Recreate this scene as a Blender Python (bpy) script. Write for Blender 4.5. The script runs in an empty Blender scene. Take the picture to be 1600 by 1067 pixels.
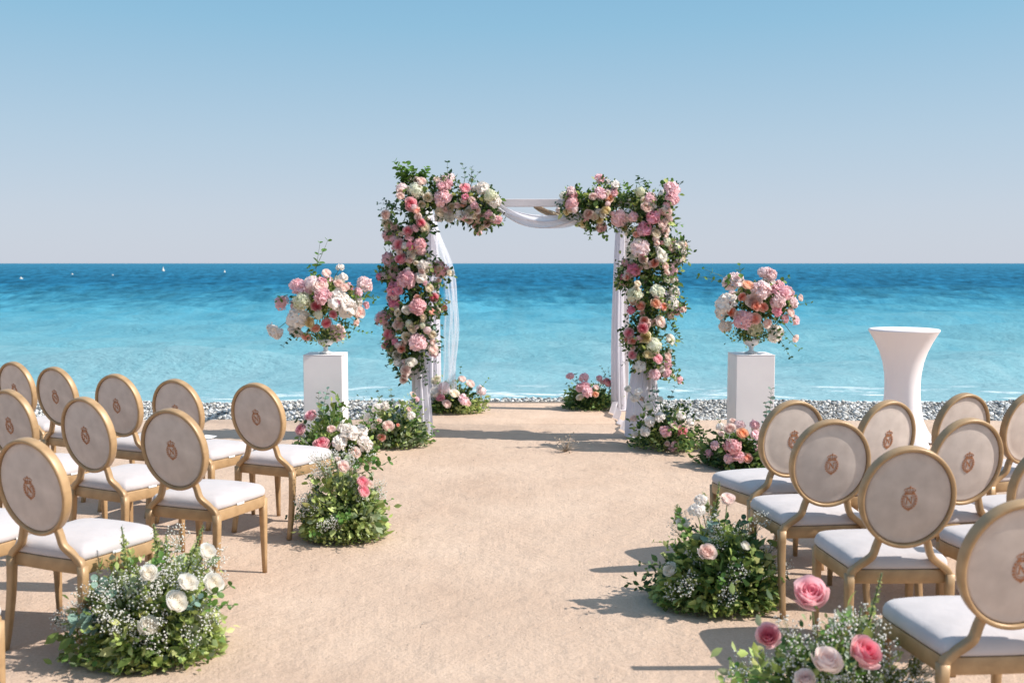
import bpy, math, random
import numpy as np
from mathutils import Vector, Matrix, Quaternion

# ------------------------------------------------------------------ camera, sky, sun, exposure
S = bpy.context.scene
R = math.radians
CAMH, PITCH, FPX = 1.73, R(4.36), 1600.0
cam_d = bpy.data.cameras.new('camera'); cam = bpy.data.objects.new('camera', cam_d)
S.collection.objects.link(cam); S.camera = cam
cam.location = (0, 0, CAMH); cam.rotation_euler = (R(90) - PITCH, 0, 0)
cam_d.sensor_width = 36; cam_d.lens = 36; cam_d.clip_start = .05; cam_d.clip_end = 60000
cam_d.dof.use_dof = True; cam_d.dof.focus_distance = 8.5; cam_d.dof.aperture_fstop = 3.4

SUNDIR = Vector((1.06, -.15, 1.0)).normalized()          # towards the sun
EL = math.asin(SUNDIR.z); AZ = math.atan2(SUNDIR.x, SUNDIR.y)
EXPO = .5; SKYK = 1/(.105*2**EXPO)
W = bpy.data.worlds.new("World"); S.world = W; W.use_nodes = True
wn = W.node_tree.nodes; wl = W.node_tree.links
bg = wn['Background']
sky = wn.new('ShaderNodeTexSky'); sky.sky_type = 'NISHITA'; sky.sun_disc = False
sky.sun_elevation = EL; sky.sun_rotation = AZ
sky.altitude = 0; sky.air_density = 1.0; sky.dust_density = 0.6; sky.ozone_density = 1.6
# the Nishita sky, pulled towards the pale milky blue of this sea air (same in all directions)
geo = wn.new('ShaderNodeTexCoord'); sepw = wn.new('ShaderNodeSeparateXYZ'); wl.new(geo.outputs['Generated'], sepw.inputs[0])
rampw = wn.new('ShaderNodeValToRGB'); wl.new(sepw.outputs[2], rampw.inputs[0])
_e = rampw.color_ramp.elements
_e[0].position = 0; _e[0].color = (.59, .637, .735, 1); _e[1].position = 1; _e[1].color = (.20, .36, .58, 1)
for _p, _c in ((.05, (.555, .63, .74)), (.115, (.46, .605, .74)), (.22, (.285, .53, .72)), (.37, (.132, .39, .65)), (.6, (.18, .38, .62))):  # stops above the view are kept bright as added fill light
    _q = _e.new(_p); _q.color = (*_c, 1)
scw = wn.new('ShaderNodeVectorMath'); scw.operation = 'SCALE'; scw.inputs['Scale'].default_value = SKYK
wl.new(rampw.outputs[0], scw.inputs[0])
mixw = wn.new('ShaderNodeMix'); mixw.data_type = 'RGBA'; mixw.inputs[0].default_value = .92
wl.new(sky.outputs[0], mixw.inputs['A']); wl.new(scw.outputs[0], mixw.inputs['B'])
# warm glow lobe round the (hidden) sun, off to the right, added as fill light
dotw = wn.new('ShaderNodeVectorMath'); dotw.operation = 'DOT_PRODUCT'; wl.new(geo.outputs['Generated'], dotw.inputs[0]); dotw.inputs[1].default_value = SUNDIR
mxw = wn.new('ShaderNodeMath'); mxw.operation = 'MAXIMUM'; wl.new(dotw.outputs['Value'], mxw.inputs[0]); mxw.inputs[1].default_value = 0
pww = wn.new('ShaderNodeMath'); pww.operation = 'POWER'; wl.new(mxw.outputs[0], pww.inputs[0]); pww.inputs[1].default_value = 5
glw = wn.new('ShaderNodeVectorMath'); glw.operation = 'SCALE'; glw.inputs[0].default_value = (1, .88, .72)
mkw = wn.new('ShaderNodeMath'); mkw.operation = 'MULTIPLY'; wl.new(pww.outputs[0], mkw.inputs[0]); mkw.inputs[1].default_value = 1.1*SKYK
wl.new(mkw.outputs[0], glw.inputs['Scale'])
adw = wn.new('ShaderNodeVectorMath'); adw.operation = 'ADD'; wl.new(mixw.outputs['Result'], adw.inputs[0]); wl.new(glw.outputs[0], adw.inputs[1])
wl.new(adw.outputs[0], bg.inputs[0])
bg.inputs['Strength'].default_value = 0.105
sd = bpy.data.lights.new('sun', 'SUN'); sd.energy = 4.3; sd.angle = R(.53); sd.color = (1.0, .955, .89)
so = bpy.data.objects.new('sun', sd); S.collection.objects.link(so)
so.rotation_euler = SUNDIR.to_track_quat('Z', 'Y').to_euler()
S.view_settings.view_transform = 'Standard'; S.view_settings.look = 'None'
S.view_settings.exposure = EXPO; S.view_settings.gamma = 1; S.view_settings.use_curve_mapping = False
S.render.engine = 'CYCLES'
S.cycles.max_bounces = 10; S.cycles.transparent_max_bounces = 24

rng = np.random.default_rng(7); random.seed(7)
COL = S.collection

# ------------------------------------------------------------------ helpers
def ray(px, py):
    u = (px - 800) / FPX; v = (533.5 - py) / FPX
    cp, sp = math.cos(PITCH), math.sin(PITCH)
    return Vector((u, cp + v * sp, v * cp - sp))
def at_y(px, py, y):
    d = ray(px, py); return Vector((0, 0, CAMH)) + d * (y / d.y)
def at_z(px, py, z=0.0):
    d = ray(px, py); return Vector((0, 0, CAMH)) + d * ((z - CAMH) / d.z)

def lin(c):
    return tuple((x / 12.92 if x <= .04045 else ((x + .055) / 1.055) ** 2.4) for x in c)

def mat(name, color, rough=.5, spec=.5, metal=0, transl=0, noise=None, bump=None, attr=None, transp=0, rand=0, sheen=0):
    """procedural material. noise=(scale, color2, amount) ; bump=(scale, strength, dist) ; attr=color attribute multiplying/mixing"""
    m = bpy.data.materials.new(name); m.use_nodes = True
    n = m.node_tree.nodes; l = m.node_tree.links
    p = n['Principled BSDF']; out = n['Material Output']
    p.inputs['Base Color'].default_value = (*color, 1)
    p.inputs['Roughness'].default_value = rough; p.inputs['Metallic'].default_value = metal
    p.inputs['Specular IOR Level'].default_value = spec
    if sheen: p.inputs['Sheen Weight'].default_value = sheen
    src = None
    tc = n.new('ShaderNodeTexCoord')
    if attr:
        a = n.new('ShaderNodeAttribute'); a.attribute_name = attr; src = a.outputs['Color']
        if isinstance(color[0], tuple): pass
    if noise:
        t = n.new('ShaderNodeTexNoise'); t.inputs['Scale'].default_value = noise[0]; t.inputs['Detail'].default_value = 5
        l.new(tc.outputs['Object'], t.inputs['Vector'])
        r = n.new('ShaderNodeMapRange'); r.inputs[1].default_value = .3; r.inputs[2].default_value = .7
        r.inputs[4].default_value = noise[2]
        l.new(t.outputs[0], r.inputs[0])
        mx = n.new('ShaderNodeMix'); mx.data_type = 'RGBA'
        mx.inputs['A'].default_value = (*color, 1); mx.inputs['B'].default_value = (*noise[1], 1)
        if src: l.new(src, mx.inputs['A'])
        l.new(r.outputs[0], mx.inputs[0]); src = mx.outputs['Result']
    if rand:
        oi = n.new('ShaderNodeObjectInfo'); hs = n.new('ShaderNodeHueSaturation')
        mr = n.new('ShaderNodeMapRange'); mr.inputs[3].default_value = 1 - rand; mr.inputs[4].default_value = 1 + rand
        l.new(oi.outputs['Random'], mr.inputs[0]); l.new(mr.outputs[0], hs.inputs['Value'])
        hs.inputs['Color'].default_value = (*color, 1)
        if src: l.new(src, hs.inputs['Color'])
        src = hs.outputs[0]
    if src: l.new(src, p.inputs['Base Color'])
    if bump:
        b = n.new('ShaderNodeBump'); b.inputs['Strength'].default_value = bump[1]; b.inputs['Distance'].default_value = bump[2]
        t = n.new('ShaderNodeTexNoise'); t.inputs['Scale'].default_value = bump[0]; t.inputs['Detail'].default_value = 4
        l.new(tc.outputs['Object'], t.inputs['Vector']); l.new(t.outputs[0], b.inputs['Height'])
        l.new(b.outputs[0], p.inputs['Normal'])
    sh = p.outputs[0]
    if transl:
        tr = n.new('ShaderNodeBsdfTranslucent'); tr.inputs[0].default_value = (*color, 1)
        if src: l.new(src, tr.inputs[0])
        ms = n.new('ShaderNodeMixShader'); ms.inputs[0].default_value = transl
        l.new(sh, ms.inputs[1]); l.new(tr.outputs[0], ms.inputs[2]); sh = ms.outputs[0]
    if transp:
        tr = n.new('ShaderNodeBsdfTransparent')
        ms = n.new('ShaderNodeMixShader'); ms.inputs[0].default_value = transp
        l.new(sh, ms.inputs[1]); l.new(tr.outputs[0], ms.inputs[2]); sh = ms.outputs[0]
    l.new(sh, out.inputs[0])
    return m

def mesh(name, verts, faces, m, smooth=True, col=None):
    me = bpy.data.meshes.new(name)
    if isinstance(verts, np.ndarray) and isinstance(faces, np.ndarray):
        nf, k = faces.shape
        me.vertices.add(len(verts)); me.vertices.foreach_set('co', verts.astype(np.float32).ravel())
        me.loops.add(nf * k); me.loops.foreach_set('vertex_index', faces.astype(np.int32).ravel())
        me.polygons.add(nf); me.polygons.foreach_set('loop_start', np.arange(0, nf * k, k, dtype=np.int32))
        me.update(calc_edges=True)
    else:
        me.from_pydata([tuple(v) for v in verts], [], faces)
    if smooth: me.polygons.foreach_set('use_smooth', [True] * len(me.polygons))
    if col is not None:
        a = me.color_attributes.new('Col', 'FLOAT_COLOR', 'POINT')
        c = np.ones((len(me.vertices), 4), np.float32); c[:, :3] = col
        a.data.foreach_set('color', c.ravel())
    if m: me.materials.append(m)
    me.update(); return me

def link(name, me, parent=None, loc=None, rot=None, scale=None):
    o = bpy.data.objects.new(name, me); COL.objects.link(o)
    if parent: o.parent = parent
    if loc is not None: o.location = loc
    if rot is not None:
        o.rotation_mode = 'QUATERNION'; o.rotation_quaternion = rot
    if scale is not None: o.scale = (scale,) * 3 if not hasattr(scale, '__len__') else scale
    return o
def empty(name, loc, rz=0):
    o = bpy.data.objects.new(name, None); COL.objects.link(o); o.empty_display_size = .1
    o.location = loc; o.rotation_euler = (0, 0, rz); return o
def tag(o, label=None, cat=None, group=None, kind=None):
    if label: o['label'] = label
    if cat: o['category'] = cat
    if group: o['group'] = group
    if kind: o['kind'] = kind
    return o

class MB:
    def __init__(s): s.v = []; s.f = []
    def add(s, vs, fs):
        k = len(s.v); s.v += [tuple(x) for x in vs]; s.f += [tuple(i + k for i in f) for f in fs]; return s
    def box(s, c, size, bev=.0):
        x, y, z = (d / 2 for d in size); b = bev
        if b <= 0:
            vs = [(c[0]+i*x, c[1]+j*y, c[2]+k*z) for i in (-1,1) for j in (-1,1) for k in (-1,1)]
            return s.add(vs, [(0,1,3,2),(4,6,7,5),(0,4,5,1),(2,3,7,6),(0,2,6,4),(1,5,7,3)])
        # bevelled box as stacked rounded rect rings
        rings = []
        for zz, ins in ((-z, b), (-z+b*.3, b*.3), (-z+b, 0), (z-b, 0), (z-b*.3, b*.3), (z, b)):
            ring = []
            for qx, qy, a0 in ((1,1,0),(-1,1,90),(-1,-1,180),(1,-1,270)):
                for da in (0, 45, 90):
                    a = R(a0+da); ring.append((c[0]+qx*(x-b)+math.cos(a)*(b-ins), c[1]+qy*(y-b)+math.sin(a)*(b-ins), c[2]+zz))
            rings.append(ring)
        return s.loft(rings, True, True)
    def loft(s, rings, closed=True, caps=False):
        k = len(s.v); n = len(rings[0])
        for r in rings: s.v += [tuple(p) for p in r]
        for i in range(len(rings) - 1):
            for j in range(n if closed else n - 1):
                a = k + i*n + j; b = k + i*n + (j+1) % n
                s.f.append((a, b, b+n, a+n))
        if caps:
            s.f.append(tuple(k + j for j in reversed(range(n)))); s.f.append(tuple(k + (len(rings)-1)*n + j for j in range(n)))
        return s
    def sweep(s, pts, rad, n=8, rect=None, caps=True, up=Vector((0, 1, 0))):
        """tube along pts; rad scalar or list; rect=(w,d) lists -> rounded rectangle section (w across, d along up)"""
        rings = []; pts = [Vector(p) for p in pts]
        for i, p in enumerate(pts):
            t = (pts[min(i+1, len(pts)-1)] - pts[max(i-1, 0)]).normalized()
            u = up - t * up.dot(t)
            if u.length < 1e-4: u = Vector((1, 0, 0)) - t * t.x
            u.normalize(); w = t.cross(u).normalized(); ring = []
            r = rad[i] if hasattr(rad, '__len__') else rad
            for j in range(n):
                a = 2*math.pi*(j+.5)/n; cx, cy = math.cos(a), math.sin(a)
                if rect:
                    ww = rect[i][0]/2; dd = rect[i][1]/2; e = .42
                    cx = math.copysign(abs(cx)**e, cx)*ww; cy = math.copysign(abs(cy)**e, cy)*dd
                    ring.append(p + w*cx + u*cy)
                else: ring.append(p + (w*cx + u*cy)*r)
            rings.append(ring)
        return s.loft(rings, True, caps)
    def lathe(s, prof, n=32, c=(0,0,0)):
        rings = [[(c[0]+r*math.cos(2*math.pi*j/n), c[1]+r*math.sin(2*math.pi*j/n), c[2]+z) for j in range(n)] for r, z in prof]
        return s.loft(rings, True, True)
    def mesh(s, name, m, smooth=True, sharp=None):
        me = mesh(name, s.v, s.f, m, smooth)
        if sharp: me.set_sharp_from_angle(angle=R(sharp))
        return me

# ------------------------------------------------------------------ materials of the setting
def ground_material():
    m = bpy.data.materials.new('compacted_sand'); m.use_nodes = True
    n = m.node_tree.nodes; l = m.node_tree.links; p = n['Principled BSDF']
    tc = n.new('ShaderNodeTexCoord')
    def noise(scale, det=4, rough=.6):
        t = n.new('ShaderNodeTexNoise'); t.inputs['Scale'].default_value = scale; t.inputs['Detail'].default_value = det
        t.inputs['Roughness'].default_value = rough; l.new(tc.outputs['Object'], t.inputs['Vector']); return t.outputs[0]
    r = n.new('ShaderNodeValToRGB'); r.color_ramp.elements[0].position = .32; r.color_ramp.elements[1].position = .68
    r.color_ramp.elements[0].color = (.535, .387, .292, 1); r.color_ramp.elements[1].color = (.63, .475, .367, 1)
    l.new(noise(1.1, 8), r.inputs[0])
    r2 = n.new('ShaderNodeValToRGB'); r2.color_ramp.elements[0].position = .3; r2.color_ramp.elements[1].position = .62
    r2.color_ramp.elements[0].color = (.80, .77, .74, 1); r2.color_ramp.elements[1].color = (1, 1, 1, 1)
    l.new(noise(95, 5, .75), r2.inputs[0])
    mx = n.new('ShaderNodeMix'); mx.data_type = 'RGBA'; mx.blend_type = 'MULTIPLY'; mx.inputs[0].default_value = 1
    l.new(r.outputs[0], mx.inputs['A']); l.new(r2.outputs[0], mx.inputs['B'])
    l.new(mx.outputs['Result'], p.inputs['Base Color'])
    p.inputs['Roughness'].default_value = .95; p.inputs['Specular IOR Level'].default_value = .15
    def bump(h, st, d, prev=None):
        b = n.new('ShaderNodeBump'); b.inputs['Strength'].default_value = st; b.inputs['Distance'].default_value = d
        l.new(h, b.inputs['Height'])
        if prev: l.new(prev, b.inputs['Normal'])
        return b.outputs[0]
    b1 = bump(noise(4.2, 7, .68), .75, .045); b2 = bump(noise(34, 7, .8), .45, .010, b1); b3 = bump(noise(220, 4, .8), .5, .003, b2)
    l.new(b3, p.inputs['Normal'])
    return m

# the pale edge board and ground sheet
SANDM = ground_material()
xs = np.concatenate([np.linspace(-60, -9, 12), np.linspace(-8.6, 8.6, 110), np.linspace(9, 60, 12)])
def wav(x, y):
    return .010*np.sin(x*1.7+y*.9)+.008*np.sin(x*.8-y*2.3+1)+.004*np.sin(5*x+3.1*y)
def sheet(x0, x1, y0, y1, nx, ny, zf):
    X = np.linspace(x0, x1, nx); Y = np.linspace(y0, y1, ny)
    XX, YY = np.meshgrid(X, Y); V = np.stack([XX, YY, zf(XX, YY)], -1).reshape(-1, 3)
    i = np.arange(nx-1)[None, :] + np.arange(ny-1)[:, None]*nx
    F = np.stack([i, i+1, i+1+nx, i+nx], -1).reshape(-1, 4); return V, F
SE = 11.25          # where the sand meets the pebbles beside the arch
V, F = sheet(-60, 60, -40, SE, 480, 200, lambda x, y: .35*wav(x, y)*np.clip((SE-y)/1.5, 0, 1) - .0)
# ragged rim: sink the last rows a little so that pebbles lap on it
edge = V[:, 1] > SE-1e-3
V[edge, 1] += .05*np.sin(V[edge, 0]*3.1)+.04*np.sin(V[edge, 0]*7.7)
tag(link('ground', mesh('ground', V, F, SANDM)), kind='structure')
PX0, PX1, PE = -1.22, 1.62, 12.62
b = MB(); b.box(((PX0+PX1)/2, (SE-.3+PE)/2, -.14), (PX1-PX0, PE-SE+.3, .29), .015)
o = link('aisle_platform', b.mesh('aisle_platform', SANDM, sharp=40)); tag(o, kind='structure')
BOARD = mat('weathered_board', (.26, .22, .19), .8, noise=(9, (.16, .14, .12), .8), bump=(40, .4, .004))
b = MB(); b.box(((PX0+PX1)/2, PE+.023, -.05), (PX1-PX0+.1, .04, .13), .004)
o = link('edging_board', b.mesh('edging_board', BOARD, sharp=40)); tag(o, 'weathered grey board along the seaward edge of the sand under the arch', 'board')

# pebble bed: level beside the sand, then falling towards the water
BED = mat('pebble_bed', (.17, .165, .16), .9, noise=(30, (.32, .31, .30), 1), bump=(24, .8, .03))
def bedz(x, y):
    z = np.where(y < 13.0, -.045 + .02*np.sin(x*.7+1)*np.clip(y-11.3, 0, 1), 0)
    z = np.where(y >= 13.0, -.045 + .02*np.sin(x*.7+1) - (y-13.0)*.2, z)
    return np.where((y > SE-.2), z, -.15) + .012*np.sin(x*2.1+y)*(y > SE+.2)
V, F = sheet(-60, 60, SE-.6, 30, 300, 90, bedz)
tag(link('beach_terrain', mesh('beach', V, F, BED)), kind='structure')

def icos():
    t = (1+5**.5)/2
    v = np.array([(-1,t,0),(1,t,0),(-1,-t,0),(1,-t,0),(0,-1,t),(0,1,t),(0,-1,-t),(0,1,-t),(t,0,-1),(t,0,1),(-t,0,-1),(-t,0,1)], float)
    v /= np.linalg.norm(v[0])
    f = np.array([(0,11,5),(0,5,1),(0,1,7),(0,7,10),(0,10,11),(1,5,9),(5,11,4),(11,10,2),(10,7,6),(7,1,8),(3,9,4),(3,4,2),(3,2,6),(3,6,8),(3,8,9),(4,9,5),(2,4,11),(6,2,10),(8,6,7),(9,8,1)])
    return v, f
def randrot(n, r=rng):
    q = r.normal(size=(n, 4)); q /= np.linalg.norm(q, axis=1)[:, None]
    w, x, y, z = q.T
    return np.stack([1-2*(y*y+z*z), 2*(x*y-z*w), 2*(x*z+y*w), 2*(x*y+z*w), 1-2*(x*x+z*z), 2*(y*z-x*w), 2*(x*z-y*w), 2*(y*z+x*w), 1-2*(x*x+y*y)], -1).reshape(n, 3, 3)
def scatter(tv, tf, pos, rot, scl):
    """copies of a template mesh: pos (n,3), rot (n,3,3), scl (n,) or (n,3)"""
    n = len(pos); scl = scl[:, None] if scl.ndim == 1 else scl
    v = tv[None]*scl[:, None, :]
    v = np.einsum('nij,nkj->nki', rot, v) + pos[:, None, :]
    f = tf[None] + (np.arange(n)*len(tv))[:, None, None]
    return v.reshape(-1, 3), f.reshape(-1, tf.shape[1])
PEB = mat('pebble', (.4, .4, .4), .75, attr='Col', spec=.3)
def crumbs(n, smin, smax, dark):
    x = rng.uniform(-4.5, 4.5, n); y = 2.6+8.6*rng.uniform(0, 1, n)**.8; s_ = rng.uniform(smin, smax, n)
    tv, tf = icos(); V, F = scatter(tv, tf, np.stack([x, y, s_*.2+.004], -1), randrot(n), np.stack([s_, s_*.8, s_*.5], -1))
    c = np.clip(rng.normal(.30, .10, (n, 1)), .1, .6)*np.array([[1.05, .92, .80]])*dark; return V, F, np.repeat(c, len(tv), 0)
def pebbles(n, x0, x1, y0, y1, smin, smax, lift):
    x = rng.uniform(x0, x1, n); y = rng.uniform(y0, y1, n)
    keep = ~((x > PX0-.02) & (x < PX1+.02) & (y < PE+.06))
    keep &= y > SE+.05*np.sin(x*3.1)+.04*np.sin(x*7.7)+rng.normal(size=n)*.07
    x, y = x[keep], y[keep]; n = len(x)
    s = rng.uniform(smin, smax, n)*rng.choice([.7, 1, 1.0, 1.35], n)
    z = bedz(x, y)+s*.25+rng.uniform(0, lift, n)
    tv, tf = icos()
    a = rng.uniform(0, 6.28, n); ti = rng.normal(size=(n, 2))*.35
    rz = np.zeros((n, 3, 3)); rz[:, 0, 0] = np.cos(a); rz[:, 0, 1] = -np.sin(a); rz[:, 1, 0] = np.sin(a); rz[:, 1, 1] = np.cos(a); rz[:, 2, 2] = 1
    rx = np.zeros((n, 3, 3)); c, q = np.cos(ti[:, 0]), np.sin(ti[:, 0]); rx[:, 0, 0] = 1; rx[:, 1, 1] = c; rx[:, 1, 2] = -q; rx[:, 2, 1] = q; rx[:, 2, 2] = c
    rot = rx @ rz
    sc = np.stack([s*rng.uniform(.8, 1.4, n), s*rng.uniform(.6, 1, n), s*rng.uniform(.4, .7, n)], -1)
    V, F = scatter(tv, tf, np.stack([x, y, z], -1), rot, sc)
    V += rng.normal(size=V.shape)*.0012
    g = np.clip(rng.normal(.43, .17, n), .07, .85); tone = rng.uniform(-.04, .05, n)
    c = np.stack([g*(1.03+tone), g*1.0, g*(.96-tone*1.3)], -1)
    return V, F, np.repeat(c, len(tv), 0)
V, F, C = crumbs(1700, .0012, .0045, 1.3)
tag(link('sand_grains', mesh('sand_grains', V, F, PEB, True, C)), 'coarse grains and crumbs scattered over the sand aisle', 'sand grains', kind='stuff')
V, F, C = pebbles(46000, -10, 10, SE-.2, 14.2, .010, .026, .03)
tag(link('pebbles', mesh('pebbles', V, F, PEB, True, C)), 'band of grey and white beach pebbles between sand and sea', 'pebbles', kind='stuff')

# ------------------------------------------------------------------ sea
SEAZ = -1.2
def sea_material():
    m = bpy.data.materials.new('sea_water'); m.use_nodes = True
    n = m.node_tree.nodes; l = m.node_tree.links; p = n['Principled BSDF']
    tc = n.new('ShaderNodeTexCoord'); sep = n.new('ShaderNodeSeparateXYZ'); l.new(tc.outputs['Object'], sep.inputs[0])
    def math_(op, a, b=None, c=None):
        q = n.new('ShaderNodeMath'); q.operation = op
        for i, v in enumerate((a, b, c)):
            if v is None: continue
            if isinstance(v, (int, float)): q.inputs[i].default_value = v
            else: l.new(v, q.inputs[i])
        return q.outputs[0]
    def noise(sx, sy, det=4, rough=.55, off=0):
        mp = n.new('ShaderNodeMapping'); mp.inputs['Scale'].default_value = (sx, sy, 1); mp.inputs['Location'].default_value = (off, off, 0)
        l.new(tc.outputs['Object'], mp.inputs[0])
        t = n.new('ShaderNodeTexNoise'); t.inputs['Scale'].default_value = 1; t.inputs['Detail'].default_value = det
        t.inputs['Roughness'].default_value = rough; l.new(mp.outputs[0], t.inputs[0]); return t.outputs[0]
    # depth colour: log of the distance from the beach plus drifting bands
    d = math_('LOGARITHM', sep.outputs[1], 10)
    nz = math_('MULTIPLY_ADD', noise(.008, .045, 5, .6), .22, -.11)
    nz2 = math_('MULTIPLY_ADD', noise(.9, .14, 7, .72, 3), .44, -.22)  # fine flecks: bright and dark of small waves put into the colour
    dd = math_('ADD', math_('ADD', d, nz), nz2)
    r = n.new('ShaderNodeValToRGB'); l.new(math_('MULTIPLY_ADD', dd, .5, -.55), r.inputs[0])
    cr = r.color_ramp; cr.elements[0].position = .08; cr.elements[0].color = (.27, .42, .455, 1)
    cr.elements[1].position = 1; cr.elements[1].color = (.026, .145, .235, 1)
    for pos, c in ((.22, (.15, .34, .395)), (.36, (.07, .275, .37)), (.42, (.03, .165, .25)), (.52, (.012, .105, .19))):
        e = cr.elements.new(pos); e.color = (*c, 1)
    # foam near the shore
    fm = n.new('ShaderNodeMapRange'); fm.inputs[1].default_value = .55; fm.inputs[2].default_value = .64
    l.new(noise(.55, 2.0, 6, .65, 9), fm.inputs[0])
    fy = n.new('ShaderNodeMapRange'); fy.inputs[1].default_value = 25.5; fy.inputs[2].default_value = 22.5
    l.new(sep.outputs[1], fy.inputs[0])
    f2 = n.new('ShaderNodeMapRange'); f2.inputs[1].default_value = .70; f2.inputs[2].default_value = .78
    l.new(noise(.9, 5, 8, .7, 4), f2.inputs[0])
    foam = math_('MAXIMUM', math_('MULTIPLY', fm.outputs[0], fy.outputs[0]), math_('MULTIPLY', f2.outputs[0], .35))
    # darker and paler flecks further out: light and shade of waves painted into the colour
    w1 = n.new('ShaderNodeMapRange'); w1.inputs[1].default_value = .36; w1.inputs[2].default_value = .64; w1.inputs[3].default_value = .62; w1.inputs[4].default_value = 1.5
    l.new(noise(.42, .055, 6, .7, 21), w1.inputs[0])
    w2 = n.new('ShaderNodeMapRange'); w2.inputs[1].default_value = 40; w2.inputs[2].default_value = 110; l.new(sep.outputs[1], w2.inputs[0])
    w3 = n.new('ShaderNodeMix'); w3.data_type = 'FLOAT'; l.new(w2.outputs[0], w3.inputs[0]); w3.inputs[2].default_value = 1; l.new(w1.outputs[0], w3.inputs[3])
    wv = n.new('ShaderNodeVectorMath'); wv.operation = 'SCALE'; l.new(r.outputs[0], wv.inputs[0]); l.new(w3.outputs[0], wv.inputs['Scale'])
    mx = n.new('ShaderNodeMix'); mx.data_type = 'RGBA'; l.new(foam, mx.inputs[0])
    l.new(wv.outputs[0], mx.inputs['A']); mx.inputs['B'].default_value = (.8, .84, .84, 1)
    b1 = n.new('ShaderNodeBump'); b1.inputs['Strength'].default_value = 1; b1.inputs['Distance'].default_value = .17
    l.new(noise(.5, 1.6, 7, .65, 1), b1.inputs['Height'])
    b2 = n.new('ShaderNodeBump'); b2.inputs['Strength'].default_value = .8; b2.inputs['Distance'].default_value = .10
    l.new(noise(3.0, 6.5, 4, .6, 5), b2.inputs['Height']); l.new(b1.outputs[0], b2.inputs['Normal'])
    # turbid water body below a ruffled surface: the steep little waves keep the mirror share low
    df = n.new('ShaderNodeBsdfDiffuse'); l.new(mx.outputs['Result'], df.inputs[0]); l.new(b2.outputs[0], df.inputs['Normal'])
    gl_ = n.new('ShaderNodeBsdfGlossy'); gl_.inputs['Roughness'].default_value = .28; l.new(b2.outputs[0], gl_.inputs['Normal'])
    fr = n.new('ShaderNodeFresnel'); fr.inputs['IOR'].default_value = 1.33; l.new(b2.outputs[0], fr.inputs['Normal'])
    fk = math_('MINIMUM', math_('MULTIPLY', fr.outputs[0], .25), .055)
    ms = n.new('ShaderNodeMixShader'); l.new(fk, ms.inputs[0]); l.new(df.outputs[0], ms.inputs[1]); l.new(gl_.outputs[0], ms.inputs[2])
    n.remove(p); l.new(ms.outputs[0], n['Material Output'].inputs[0])
    return m
# near water as a displaced grid, continued out to the horizon
wr = np.random.default_rng(3); WAVES = []
for k in range(46):
    lam = 1.6*(14/1.6)**(k/45); an = wr.normal()*.38; WAVES.append((2*math.pi/lam, math.sin(an), math.cos(an), .0068*lam**.85, wr.uniform(0, 6.28), lam))
def seaz(x, y, st):
    z = np.full(x.shape, SEAZ)
    for kk, sx, sy, am, ph, lam in WAVES:
        fade = np.clip(lam/(4*st)-.6, 0, 1); t = kk*(x*sx+y*sy)+ph
        z += am*fade*(np.sin(t)+.25*np.sin(2*t+.6))*np.clip((y-17)/12, .25, 1)
    return z
ys = [17.]
while ys[-1] < 30000: ys.append(ys[-1]+max(.16, ys[-1]*.0042 if ys[-1] < 1500 else ys[-1]*.06))
ys = np.array(ys); st = np.gradient(ys)
xn = np.linspace(-1, 1, 330)
YY, UU = np.meshgrid(ys, xn, indexing='ij'); XX = UU*(YY*.85+18); XX = XX*np.where(YY > 1500, 1.6, 1)
V = np.stack([XX, YY, seaz(XX, YY, np.maximum(st[:, None], 0*XX+.16))], -1).reshape(-1, 3)
nx = len(xn); i = np.arange(nx-1)[None]+np.arange(len(ys)-1)[:, None]*nx
F = np.stack([i, i+1, i+1+nx, i+nx], -1).reshape(-1, 4)
tag(link('sea', mesh('sea', V, F, sea_material())), kind='structure')

# ------------------------------------------------------------------ buoys
BUOY = mat('buoy_paint', (.58, .56, .50), .4); ROPE = mat('buoy_mast', (.25, .22, .2), .6)
for px, py, s, hh, lab in ((33, 437, .42, 1.0, 'round pale buoy, leftmost and nearest of the buoys on the sea'),
                       (113, 430, .42, .9, 'small round buoy, second from the left on the sea'),
                       (176, 431, .30, .8, 'tiniest pale buoy, between its rounder neighbour and the tall one'),
                       (255, 424, .80, 2.2, 'tall conical white buoy, farthest out on the dark blue water'),
                       (351, 427, .55, 1.7, 'narrow upright white buoy, rightmost of the five')):
    q = at_z(px, py, SEAZ); t = empty('mooring_buoy', (q.x, q.y, SEAZ+.12)); tag(t, lab, 'buoy', 'buoys on the sea'); s *= .75
    b = MB(); b.lathe([(s*.05, -s*.5), (s*.7, -s*.35), (s*.95, 0), (s*.9, s*.35), (s*.5, s*.75), (s*.18, s*hh), (s*.02, s*hh*1.25)], 16)
    link('float', b.mesh('float', BUOY), t)
    b = MB(); b.sweep([(0, 0, s*hh), (0, 0, s*(hh+.7))], s*.05, 6); link('mast', b.mesh('mast', ROPE), t)

# ------------------------------------------------------------------ chairs
GOLD = mat('gilt_wood', (.47, .30, .155), .42, .45, metal=.12, rand=.08, noise=(16, (.34, .21, .105), 1), bump=(60, .08, .002))
LINEN = mat('taupe_velvet', (.65, .54, .47), .9, .2, rand=.06, noise=(10, (.48, .39, .335), .9), bump=(900, .3, .0006), sheen=.25)
LINENF = mat('pale_velvet', (.56, .505, .50), .9, .2, rand=.05, noise=(6, (.47, .425, .42), .9), bump=(11, .45, .012), sheen=.3)
THREAD = mat('copper_thread', (.42, .16, .06), .5, .5, bump=(1500, .6, .0006))
TAG = mat('tag_cloth', (.72, .7, .68), .8)

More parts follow.
